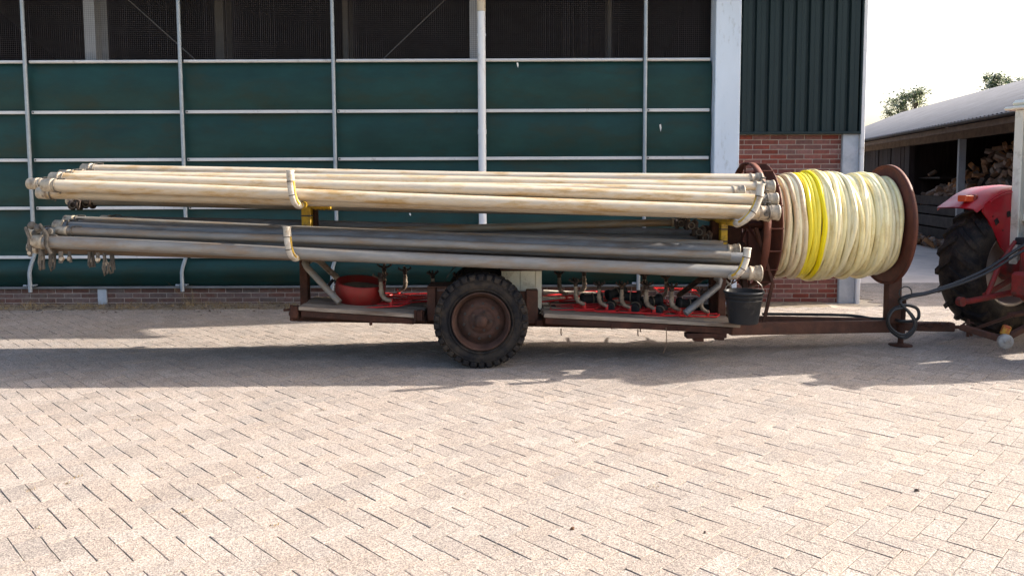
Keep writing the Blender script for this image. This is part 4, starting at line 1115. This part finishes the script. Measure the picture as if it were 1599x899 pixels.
# hanging clamps on the left of the lower bundle
def hanging_clip(px, py, Y, h, label, seed):
    rr = random.Random(seed); p = at(px, py, Y); th = thing('hanging_clamp', label, 'clamp', p, 'muddy clamps hanging from the lower pipes')
    mb = MB(); w_ = h * rr.uniform(.13, .2)
    for k_ in range(2 if h < .08 else 3):
        ox = rr.uniform(-.6, .6) * w_; hh_ = h * rr.uniform(.6, 1.0); tw = rr.uniform(-.012, .012)
        mb.bar(p + Vector((ox, -.01 * k_, .04)), p + Vector((ox + tw, -.008 * k_, -hh_)), rr.uniform(.010, .017), rr.uniform(.012, .03), up=(1, 0, 0))
    if h > .09:
        mb.tube([p + Vector((-w_ * .5, -.02, -h * .1)), p + Vector((-w_, -.024, -h * .55)), p + Vector((-w_ * .3, -.02, -h * rr.uniform(.9, 1.05))), p + Vector((w_ * .6, -.02, -h * .85)), p + Vector((w_ * .9, -.02, -h * .4)), p + Vector((w_ * .3, -.02, .0))], [.006, .008, .010, .009, .007, .005], 6)
    mb.build('hook', M['clamp'], th)
    mb = MB(); mb.disc(p + Vector((0, -.02, -h * .35)), (0, 1, 0), .016, .03, 8); mb.build('pivot', M['coupling'], th)
for i, (px, py, h, lb) in enumerate(((47, 390, .075, 'muddy clamp hanging farthest left under the lower bundle'), (66, 392, .17, 'long pale muddy clamp hanging below the left pipe ends'), (83, 398, .13, 'dark muddy clamp hanging right of the long pale one'), (97, 400, .06, 'short stubby clamp hanging close under the pipes'), (109, 400, .055, 'short clamp hanging just left of the gap under the lower bundle'), (143, 400, .10, 'brown clamp hanging left of the ring shaped one'), (153, 402, .05, 'tiny clamp tucked beside the ring shaped one'), (166, 402, .15, 'ring shaped clamp hanging with a bright metal tip'), (175, 405, .13, 'looped clamp rightmost under the left end of the lower bundle'))):
    hanging_clip(px, py, 6.38 + (i % 3) * .05, h, lb, i)
mb = MB()
for (px, py) in ((50, 352), (60, 356), (70, 366), (76, 362), (56, 364)):
    p = at(px, py, 6.40 + rnd.uniform(-.02, .05)); mb.lathe([(.001, -.02), (.028, -.022), (.036, 0), (.028, .02), (.001, .022)], p, (rnd.uniform(-1, 1), -.6, .5), 9)
mb.tube([at(62, 350, 6.37), at(74, 366, 6.35), at(73, 384, 6.35), at(80, 396, 6.36)], .012, 8); mb.tube([at(40, 355, 6.4), at(46, 372, 6.37), at(44, 388, 6.38)], .014, 8)
tag(mb.build('pipe_latch', M['clamp']), 'mud caked latch straddling the left ends of the lower bundle', 'latch')

# ------------------------------------------------------------------ things on the deck
def sprinkler_stand():
    th = thing('sprinkler_stand', 'x', 'sprinkler stand', (0, 0, 0), 'sprinkler stands packed on the trailer deck')
    mb = MB(); r_ = .009
    fr = [(-.20, -.14, .01), (.14, -.14, .01), (.21, -.02, .012), (.21, .12, .012), (-.20, .12, .01)]
    mb.tube([fr[0], fr[1]], r_, 6); mb.tube([fr[1], fr[2]], r_, 6); mb.tube([fr[2], fr[3]], r_, 6); mb.tube([fr[3], fr[4]], r_, 6); mb.tube([fr[4], fr[0]], r_, 6)
    mb.tube([(-.2, 0, .012), (.2, 0, .014)], r_, 6); 
    mb.tube([(.075, -.10, .01), (.075, -.10, .075)], .015, 8)
    mb.build('sled', M['redpaint'], th)
    mb = MB()
    mb.tube([(.08, -.10, .055), (.055, -.10, .066), (.028, -.10, .085), (.012, -.10, .115), (.008, -.10, .15), (.008, -.10, .245)], [.020, .020, .020, .020, .018, .015], 9)
    mb.tube([(.008, -.10, .15), (.008, -.10, .165)], .022, 9); mb.tube([(.008, -.10, .20), (.008, -.10, .212)], .020, 9)
    mb.build('riser', M['tan'], th)
    mb = MB()
    mb.tube([(.008, -.10, .245), (.008, -.10, .285)], [.016, .022], 9)
    for k_ in range(4):
        a = R(45) + k_ * PI / 2 if False else k_ * PI / 2 + .35
        d = Vector((math.cos(a), math.sin(a), 0)); c = Vector((.008, -.10, .285))
        mb.tube([c, c + d * .035 + Vector((0, 0, .012)), c + d * .055 + Vector((0, 0, .028)), c + d * .048 + Vector((0, 0, .045))], [.011, .010, .009, .006], 6)
    mb.tube([(.008, -.10, .28), (.008, -.10, .335)], [.012, .007], 6)
    mb.build('head', M['darkmetal'], th); return th
proto = sprinkler_stand()
def zdeck(px, Y): # top of near right / left deck
    if px > 800: return at(px, 493 + (px - 848) * .0526, 6.56).z + .02
    return at(px, 482 + (px - 466) * .0635, 6.56).z + .02
spots = [  # px of riser, depth, yaw, scale, label
 (900, 6.85, 0, 1.10, 'front row sprinkler stand nearest the white box'),
 (935, 6.85, 0, 1.02, 'second sprinkler stand of the front row counted from the white box'),
 (971, 6.85, 0, 1.08, 'third sprinkler stand of the front row, claws spread wide'),
 (1008, 6.83, 0, 1.12, 'fourth sprinkler stand of the front row under the downpipe gap'),
 (1046, 6.82, 0, 1.12, 'fifth sprinkler stand of the front row left of the blue stay tube'),
 (1093, 6.82, 0, .98, 'last sprinkler stand of the front row next to the right post'),
 (868, 7.36, .3, 1.1, 'lone dark sprinkler stand standing at the back right of the white box'),
 (917, 7.35, 2.9, 1.15, 'red sprinkler stand behind the first two of the front row'),
 (1010, 7.36, 3.0, 1.1, 'far row sprinkler stand behind the fourth of the front row'),
 (1052, 7.36, 3.2, 1.05, 'far row sprinkler stand behind the blue stay tube'),
 (596, 6.80, .1, 1.18, 'pale elbowed sprinkler stand beside the red tub'),
 (592, 7.32, 2.8, 1.2, 'dark sprinkler stand right behind the one beside the red tub'),
 (631, 7.36, 3.1, 1.1, 'sprinkler stand standing alone midway between red tub and wheel'),
 (672, 7.36, .2, 1.1, 'sprinkler stand just left of the trailer wheel'),
 (708, 7.36, .4, 1.08, 'sprinkler stand partly hidden by the top of the trailer wheel'),
]
for i, (px, Y, yaw, s_, lb) in enumerate(spots):
    o = proto if i == 0 else copy_tree(proto)
    z = zdeck(px, Y); p = at(px, 480, Y)
    if Y > 7.4: z -= .02
    o.location = (p.x - .008, Y + .10, z + (0 if Y < 7.3 else .0)); o.rotation_euler = (rnd.uniform(-.03, .03), rnd.uniform(-.05, .05), yaw + rnd.uniform(-.12, .12)); o.scale = (s_, s_, s_ * (.79 if Y < 7.2 else .80)); o['label'] = lb
# a couple of red frames lying at the back
for (pl, pr, Y, lb) in (((858, 468), (1000, 462), 7.5, 'red tube frame lying behind the front row right of the white box'), ((1030, 456), (1135, 466), 7.6, 'bent red tube frame behind the last front row stands')):
    a, b = at(*pl, Y), at(*pr, Y); mb = MB()
    mb.tube([a, a + Vector((.12, 0, .03)), (a + b) / 2 + Vector((0, 0, .03)), (a + b) / 2 + Vector((.08, 0, -.02)), b], .009, 6)
    mb.tube([a + Vector((0, .3, .0)), (a + b) / 2 + Vector((0, .3, .02)), b + Vector((0, .25, 0))], .009, 6); mb.tube([a, a + Vector((0, .3, 0))], .009, 6); mb.tube([b, b + Vector((0, .25, 0))], .009, 6)
    mb.tube([(a + b) / 2 + Vector((0, 0, .03)), (a + b) / 2 + Vector((.05, .3, .02))], .009, 6)
    tag(mb.build('tube_frame', M['redpaint']), lb, 'frame')
# black fittings heaped behind the stands
for i, (px, py, Y, r_, ax, lb) in enumerate((
    (925, 466, 7.15, .055, (1, .2, .05), 'black fitting lying behind the first two front row stands'),
    (953, 478, 7.0, .045, (.2, 1, 0), 'round black fitting end facing out between second and third stand'),
    (963, 457, 7.25, .05, (1, .5, .2), 'black fitting on top of the heap behind the third stand'),
    (992, 479, 7.0, .05, (.3, 1, .1), 'black fitting end facing out between third and fourth stand'),
    (985, 463, 7.2, .055, (1, -.3, 0), 'thick black fitting lying behind the fourth stand'),
    (1018, 470, 7.15, .055, (1, .3, .1), 'black fitting lying between fourth and fifth stand'),
    (1030, 485, 6.95, .05, (.5, 1, 0), 'grey black fitting lying low left of the fifth stand'),
    (1075, 474, 7.15, .055, (1, .2, -.1), 'black fitting beside the blue stay tube'),
    (1110, 481, 7.1, .05, (1, 0, 0), 'black fitting behind the last stand by the post'),
    (852, 484, 6.95, .04, (1, .3, 0), 'small black fitting lying right against the white box'))):
    p = at(px, py, Y); ax = Vector(ax).normalized(); th = thing('hose_fitting', lb, 'fitting', p, 'black fittings heaped on the deck')
    mb = MB(); mb.lathe([(r_ * .7, -.11), (r_, -.108), (r_ * 1.05, -.08), (r_ * .8, -.07), (r_ * .8, .05), (r_ * 1.1, .06), (r_ * 1.1, .09), (r_ * .75, .095)], p, ax, 16)
    mb.disc(p - ax * .10, ax, r_ * .75, .01, 14); mb.disc(p + ax * .08, ax, r_ * .76, .01, 14); mb.build('sleeve', M['blackrub'], th)
    mb = MB(); u = ax.orthogonal().normalized(); v = ax.cross(u); mb.tube(arc(p, u, v, r_ * .9, 0, 2 * PI, 14)[:-1], .006, 6, closed=True); mb.build('clamp_ring', M['tan'], th)
mb = MB(); a, b = at(846, 466, 7.42), at(950, 470, 7.42); mb.bar(a, b, .12, .03); mb.bar(a + Vector((.02, .13, .05)), b + Vector((-.05, .13, .05)), .10, .02)
tag(mb.build('pale_board', M['paleboard']), 'pale sunlit board lying at the back of the deck right of the white box', 'board')
# scrap metal bits under red frames, long bars on deck
# white box
wb0, wb1 = at(783, 423, 6.90), at(846, 484, 6.90)
wbx = thing('wooden_box', 'cream painted wooden box standing on the trailer behind the wheel', 'box', ((wb0.x + wb1.x) / 2, 7.0, wb1.z))
wx0, wx1 = wb0.x, wb1.x; ws = [(0, .12, 0), (.125, .46, .004), (.468, .84, .006), (.85, 1, -.004)]
for (a, b, dd) in ws:
    mb = MB(); mb.cbox((wx0 + (wx1 - wx0) * a, 6.90 - dd, wb1.z - .03), (wx0 + (wx1 - wx0) * b, 6.925, wb0.z), .003); mb.build('board', M['boxwhite'], wbx)
mb = MB(); mb.cbox((wx0 + .006, 6.93, wb1.z - .03), (wx1 - .006, 7.25, wb0.z - .004), .004); mb.build('body', M['boxwhite'], wbx)
mb = MB(); mb.cbox((wx0 - .01, 6.88, wb0.z + .001), (wx1 + .01, 7.27, wb0.z + .018), .003); mb.build('lid', M['rust_light'], wbx)
# red tub
tc = at(562, 452, 7.0)
tub = thing('red_tub', 'red plastic tub lying tipped on the left deck of the trailer', 'tub', (tc.x, 7.0, tc.z - .12))
ax = Vector((.10, -.13, .98)).normalized(); u = ax.cross(Vector((0, 1, 0))).normalized(); v = ax.cross(u)
def ell(c, a, b, n=40): return [c + u * a * math.cos(2 * PI * i / n) + v * b * math.sin(2 * PI * i / n) for i in range(n)]
c0 = Vector((tc.x, 6.98, tc.z - .125))
layers = [(0, .15, .16), (.03, .19, .19), (.10, .222, .215), (.17, .228, .22), (.20, .222, .215), (.212, .222, .215), (.208, .208, .20), (.10, .19, .18), (.095, .001, .001)]
vs = []; n = 40
for (h, a, b) in layers: vs += ell(c0 + ax * h, a, b)
mb = MB(); mb.add(vs, [(i * n + j, i * n + (j + 1) % n, (i + 1) * n + (j + 1) % n, (i + 1) * n + j) for i in range(len(layers) - 1) for j in range(n)], True)
mb.add(ell(c0, .15, .16), [tuple(range(n))])
mb.build('shell', M['redplastic'], tub)
mb = MB(); mb.add([p for p in ell(c0 + ax * .15, .20, .19)], [tuple(range(n))]); mb.build('brown_inside', M['soil'], tub)  # flat brown disc across the inside of the tub
mb = MB(); mb.tube([at(520, 437, 7.0), at(512, 447, 6.95), at(516, 460, 6.92), at(526, 463, 6.95)], .016, 8); mb.build('handle', M['blackrub'], tub)
# bucket with bail handle hanging from the lower cradle
bt = at(1165, 456, 6.40)
bk = thing('bucket', 'black plastic bucket hanging under the right end of the lower pipe bundle', 'bucket', (bt.x, 6.42, bt.z - .27))
bx, by, bz = bt.x, 6.46, bt.z - .27
mb = MB(); mb.lathe([(.001, 0), (.118, 0), (.122, .008), (.158, .255), (.168, .258), (.170, .272), (.162, .276), (.154, .268), (.116, .012), (.001, .010)], (bx, by, bz), (0, 0, 1), 40); 
for hz in (.20, .235): mb.lathe([(.118 + .040 * hz / .255 + .001, hz - .004), (.118 + .040 * hz / .255 + .006, hz), (.118 + .040 * hz / .255 + .001, hz + .004)], (bx, by, bz), (0, 0, 1), 40)
mb.build('pail', M['bucket'], bk)
mb = MB()
top = Vector((bx - .01, by - .02, bz + .27 + .135))
mb.tube([Vector((bx - .165, by, bz + .262)), Vector((bx - .15, by, bz + .31)), Vector((bx - .08, by, bz + .375)), top, Vector((bx + .07, by, bz + .385)), Vector((bx + .145, by, bz + .32)), Vector((bx + .168, by, bz + .262))], .0045, 6)
mb.build('handle', M['wire_handle'], bk)
mb = MB(); mb.tube([Vector((xr2, YN + .02, zl2 - .02)), Vector((xr2 - .01, YN + .05, zl2 - .06)), top + Vector((0, 0, -.01)), top + Vector((.02, 0, .01)), Vector((xr2 + .02, YN + .03, zl2 - .02))], .006, 6); mb.build('hanging_hook', M['rust'], bk)

# ------------------------------------------------------------------ tractor
PH = R(20); AX = Vector((5.27, 7.26, 0))
tf = Vector((math.cos(PH), math.sin(PH), 0)); tl = Vector((-math.sin(PH), math.cos(PH), 0))
def T(f, l, z): return AX + tf * f + tl * l + Vector((0, 0, z))
TM = Matrix((tf, tl, Vector((0, 0, 1)))).transposed().to_4x4(); TM.translation = AX
tra = thing('tractor', 'red farm tractor with cream cab coupled in front of the trailer at the right edge', 'tractor', AX)
def tractor_wheel(f, l, Rt, wd, Rr, sgn, lugs=20):
    c = T(f, l, Rt); we = link('wheel', None, tra, c - AX); ax = tl * sgn
    mb = MB()
    h = wd / 2
    mb.lathe([(Rr * .97, -h * .72), (Rr * 1.08, -h * .95), (Rt * .82, -h), (Rt * .925, -h * .82), (Rt * .955, -h * .4), (Rt * .96, 0), (Rt * .955, h * .4), (Rt * .925, h * .82), (Rt * .82, h), (Rr * 1.08, h * .95), (Rr * .97, h * .72)], c, ax, 56)
    for i in range(lugs):
        for sd in (-1, 1):
            a = 2 * PI * (i + (.5 if sd > 0 else 0)) / lugs
            # lug: chevron bar from the middle to the shoulder, swept
            def P(ang, rr_, s_): return c + (tf * math.cos(ang) + Vector((0, 0, 1)) * math.sin(ang)) * rr_ + tl * s_
            sw = -.16
            w0 = .028 / Rt
            secs = [(0.0, 1.0, 0), (h * .5, .995, .45), (h * .92, .965, .85), (h * 1.02, .86, 1.0)]
            vs = []
            for (s_, rt, q) in secs:
                aa = a - sw * 1.6 * q
                for (da, rr_) in ((-w0 * 1.3, Rt * (rt - .065)), (-w0, Rt * rt), (w0, Rt * rt), (w0 * 1.3, Rt * (rt - .065))):
                    vs.append(P(aa + da, rr_, sd * s_))
            fs = [(k * 4 + j, k * 4 + j + 1, (k + 1) * 4 + j + 1, (k + 1) * 4 + j) for k in range(3) for j in range(3)] + [(0, 1, 2, 3), (12, 13, 14, 15)]
            mb.add(vs, fs)
    mb.build('tyre', M['tyre'], we)
    mb = MB()
    mb.lathe([(Rr * 1.0, -h * .72), (Rr * 1.05, -h * .85), (Rr * .97, -h * .80), (Rr * .93, -h * .5), (Rr * .90, -h * .1), (Rr * .90, h * .2), (Rr * .95, h * .6), (Rr * 1.05, h * .85), (Rr * 1.0, h * .72)], c, ax, 48)
    mb.lathe([(Rr * .90, .02), (Rr * .82, .05), (Rr * .55, .08), (Rr * .34, .05), (.001, .05)], c, ax, 48)
    mb.lathe([(Rr * .90, .01), (Rr * .82, .03), (Rr * .55, .06), (Rr * .34, .03), (.001, .03)], c, ax, 48)
    mb.build('rim', M['trim_rim'], we)
    for i in range(8):
        mb = MB(); a = 2 * PI * i / 8; p = c + (tf * math.cos(a) + Vector((0, 0, 1)) * math.sin(a)) * Rr * .68 - ax * .0; mb.disc(p - ax * .0 + ax * .03, ax, .016, .06, 6); mb.build('wheel_nut', M['bracket'], we)
RW = .685
tractor_wheel(0, .70, RW, .40, .38, 1)
tractor_wheel(0, -.72, RW, .40, .38, -1)
tractor_wheel(2.0, .62, .38, .18, .22, 1, 16)
tractor_wheel(2.0, -.62, .38, .18, .22, -1, 16)
# axle housing, gearbox, engine, hood
mb = MB(); mb.tube([T(0, -.62, RW), T(0, .62, RW)], .13, 16); mb.cbox((-.35, -.24, .42), (1.1, .24, .98), .04, TM); mb.cbox((1.1, -.2, .45), (2.3, .2, .95), .04, TM); mb.tube([T(2.0, -.6, .38), T(2.0, .6, .38)], .05, 10)
mb.build('transmission', M['tractor_red_dirty'], tra)
mb = MB(); mb.cbox((.95, -.27, .95), (2.35, .27, 1.38), .06, TM); mb.build('hood', M['tractor_red'], tra)
mb = MB(); mb.tube([T(1.6, .15, 1.38), T(1.6, .15, 2.0)], .035, 10); mb.build('exhaust', M['darkmetal'], tra)
mb = MB(); mb.cbox((-.25, -.35, .95), (.85, .35, 1.02), .01, TM); mb.cbox((.0, -.22, 1.02), (.42, .22, 1.12), .03, TM); mb.cbox((-.08, -.22, 1.1), (.02, .22, 1.5), .03, TM); mb.build('seat', M['blackrub'], tra)
# cab
def tpost(f, l, z0, z1, w_=.075, m_='cab', d=.075):
    mb = MB(); mb.cbox((f - w_ / 2, l - d / 2, z0), (f + w_ / 2, l + d / 2, z1), .008, TM); return mb.build('cab_pillar', M[m_], tra)
ZR = 2.27
tpost(-.05, .46, .62, ZR, .13, d=.09); tpost(-.05, -.46, .95, ZR, .12, d=.09); tpost(.9, .44, 1.0, ZR); tpost(.9, -.44, 1.0, ZR)
mb = MB(); mb.cbox((-.15, -.60, ZR), (1.05, .60, ZR + .035), .012, TM); mb.cbox((-.11, -.56, ZR + .035), (1.0, .56, ZR + .10), .03, TM); mb.build('cab_roof', M['cab'], tra)
for (f0, f1, l0, l1) in ((-.055, -.045, -.40, .40), (.895, .905, -.40, .40), (.03, .86, .445, .452), (.03, .86, -.452, -.445)):
    mb = MB(); mb.box((f0, l0, 1.25), (f1, l1, ZR - .09), TM); mb.build('cab_window', M['glass'], tra)
for (f0, f1, l0, l1) in ((-.075, -.025, -.41, .41), (.875, .925, -.40, .40)):
    mb = MB(); mb.cbox((f0, l0, ZR - .085), (f1, l1, ZR - .002), .006, TM); mb.cbox((f0, l0, 1.17), (f1, l1, 1.245), .006, TM); mb.build('cab_rail', M['cab'], tra)
mb = MB(); mb.cbox((-.09, .395, ZR - .19), (-.03, .41, ZR - .06), .01, TM); mb.build('work_lamp', M['glass'], tra)
# fenders
def fender(l_in, l_out, lab=None):
    z0 = RW; Rf = RW + .165
    angs = [R(a) for a in range(34, 137, 5)]
    arcp = []
    for a in angs:
        rr_ = Rf + (.06 if a > R(125) else 0) * (a - R(125)) / R(20)
        arcp.append((math.cos(a) * rr_, math.sin(a) * rr_ * .98 + z0))
    mb = MB(); t_ = .012
    vs = []
    lw = [0, .04, .5, .96, 1.0]; dz = [-.045, -.006, .012, -.006, -.04]
    for (f, z) in arcp:
        nrm = Vector((f, z - z0)).normalized()
        for q, dd in zip(lw, dz): vs.append(T(f + nrm.x * dd, l_in + (l_out - l_in) * q, z + nrm.y * dd))
    k = 5
    mb.add(vs, [(i * k + j, i * k + j + 1, (i + 1) * k + j + 1, (i + 1) * k + j) for i in range(len(arcp) - 1) for j in range(k - 1)], True)
    vs2 = [Vector(v_) - Vector((0, 0, .010)) for v_ in vs]
    mb.add(vs2, [(i * k + j, i * k + j + 1, (i + 1) * k + j + 1, (i + 1) * k + j)[::-1] for i in range(len(arcp) - 1) for j in range(k - 1)], True)
    # inner side panel
    inner = [T(f, l_in, z - .03) for (f, z) in arcp if f > -.50]
    low = [T(-.50, l_in, 1.27), T(-.42, l_in, 1.19), T(-.33, l_in, 1.06), T(-.22, l_in, .90), T(-.10, l_in, .80), T(.5, l_in, .80)]
    mb.poly(inner + low, tl * (.014 if l_out > l_in else -.014))
    fo = mb.build('fender', M['tractor_red'], tra)
    mb = MB(); sg = 1 if l_out > l_in else -1
    mb.tube([T(f, l_in - .004 * sg, z - .05) for (f, z) in arcp if f > -.44], .008, 6); mb.build('edge_bead', M['tractor_red'], fo)
    for (f, z) in ((-.36, 1.22), (-.22, 1.08), (-.10, 1.22), (.06, 1.30)):
        mb = MB(); mb.disc(T(f, l_in - .008 * sg, z), tl * sg, .011, .01, 6); mb.build('fender_bolt', M['tractor_red_dirty'], fo)
    return fo
fender(.50, .95); fender(-.50, -.95)
for l_ in (.66, -.72):
    mb = MB(); mb.cbox((-.60, l_ - .05, 1.365), (-.485, l_ + .05, 1.43), .01, TM); lm = mb.build('tail_lamp', M['orange'], tra)
    mb = MB(); mb.cbox((-.482, l_ - .055, 1.36), (-.43, l_ + .055, 1.435), .008, TM); mb.build('lamp_housing', M['tractor_red_dirty'], lm)
# linkage
for s_ in (1, -1):
    mb = MB(); mb.tube([T(-.12, .26 * s_, .52), T(-.80, .36 * s_, .42), T(-.86, .37 * s_, .42)], [.030, .028, .03], 10); mb.disc(T(-.90, .345 * s_, .42), tl, .045, .05, 14)
    mb.tube([T(-.25, .34 * s_, .98), T(-.45, .34 * s_, .76), T(-.58, .35 * s_, .47)], [.018, .024, .024], 10)
    mb.tube([T(-.20, .24 * s_, 1.0), T(-.05, .2 * s_, 1.0)], .03, 8)
    mb.bar(T(-.62, .36 * s_, .46), T(-.1, .42 * s_, .62), .02, .05)
    mb.build('lower_link', M['tractor_red_dirty'], tra)
mb = MB(); hp = Vector((n2.x + .14, n2.y + .02, n2.z - .015))
mb.bar(T(-.1, 0, .36), T(-.72, 0, .34), .08, .03); mb.bar(T(-.70, 0, .335), hp + Vector((0, 0, -.028)), .07, .028); mb.tube([hp + Vector((0, 0, -.08)), hp + Vector((0, 0, .09))], .014, 8)
mb.tube([hp + Vector((-.05, 0, .04)), hp + Vector((-.02, 0, .06)), hp + Vector((.05, 0, .05))], .010, 6)
mb.build('drawbar', M['rust_light'], tra)
q0, q1 = at(1500, 510, 7.05), at(1566, 530, 6.75)
mb = MB(); mb.bar(q0, q1, .05, .055); mb.bar(at(1512, 513, 7.0), at(1517, 524, 7.0), .02, .02); mb.bar(q1, T(-.35, -.2, .40), .05, .05); mb.build('stabiliser_arm', M['rust_light'], tra)
mb = MB(); p = at(1570, 533, 6.70); mb.lathe([(.001, -.02), (.062, -.02), (.066, -.012), (.066, .02), (.001, .02)], p, (0, 1, 0), 24); mb.lathe([(.001, -.035), (.024, -.035), (.028, -.02)], p + Vector((-.006, 0, .012)), (0, 1, 0), 14); mb.build('link_ball', M['hub_white'], tra)
mb = MB(); p = at(1573, 517, 6.74); mb.cbox(p + Vector((-.035, 0, -.045)), p + Vector((.035, .05, .05)), .012, Matrix.Translation(p) @ Matrix.Rotation(.35, 4, 'Y') @ Matrix.Translation(-p)); mb.build('yellow_catch', M['catch'], tra)
mb = MB(); mb.cbox((-.55, -.16, .48), (-.3, .16, .72), .03, TM); mb.tube([T(-.35, 0, .62), T(-.52, 0, .62)], .04, 12); mb.build('rear_housing', M['tractor_red_dirty'], tra)

# ------------------------------------------------------------------ hydraulic hoses
hh = thing('hydraulic_hose', 'pair of black hoses looped over the jack leg and running up to the tractor', 'hose', (p0.x, p0.y, .1))
Yh = 7.16
c1 = [at(x, y, Y) for x, y, Y in ((1620, 372, 7.0), (1590, 388, 7.05), (1545, 418, 7.1), (1500, 439, 7.1), (1450, 456, 7.12), (1425, 460, 7.14), (1409, 465, 7.16), (1404, 470, 7.2), (1412, 480, 7.15), (1424, 492, 7.13), (1430, 505, 7.12), (1424, 520, 7.12), (1410, 527, 7.13), (1393, 518, 7.14), (1386, 503, 7.15), (1391, 486, 7.16), (1405, 478, 7.17), (1420, 477, 7.18), (1433, 483, 7.18), (1434, 496, 7.17), (1424, 501, 7.2), (1405, 501, 7.22), (1393, 498, 7.3), (1360, 497, 7.4), (1320, 492, 7.5), (1190, 490, 7.7))]
mb = MB(); mb.tube(smooth_path(c1), .015, 10); mb.build('hose_line', M['blackhose'], hh)
c2 = [at(x, y, Y) for x, y, Y in ((1620, 380, 6.98), (1590, 396, 7.02), (1545, 424, 7.06), (1500, 443, 7.08), (1450, 458, 7.1), (1424, 463, 7.12), (1412, 467, 7.13), (1406, 472, 7.12), (1416, 484, 7.08), (1427, 500, 7.06), (1426, 512, 7.06), (1414, 522, 7.06), (1400, 519, 7.07), (1389, 508, 7.08), (1388, 496, 7.08), (1396, 484, 7.1), (1410, 481, 7.1))]
mb = MB(); mb.tube(smooth_path(c2), .012, 10); mb.build('hose_line', M['blackhose'], hh)
mb = MB(); cc_ = at(1414, 457, 7.12); mb.tube(arc(cc_, (1, 0, 0), (0, 0, 1), .058, 0, 2 * PI, 20)[:-1], .006, 8, closed=True); mb.build('tie_ring', M['blackhose'], hh)
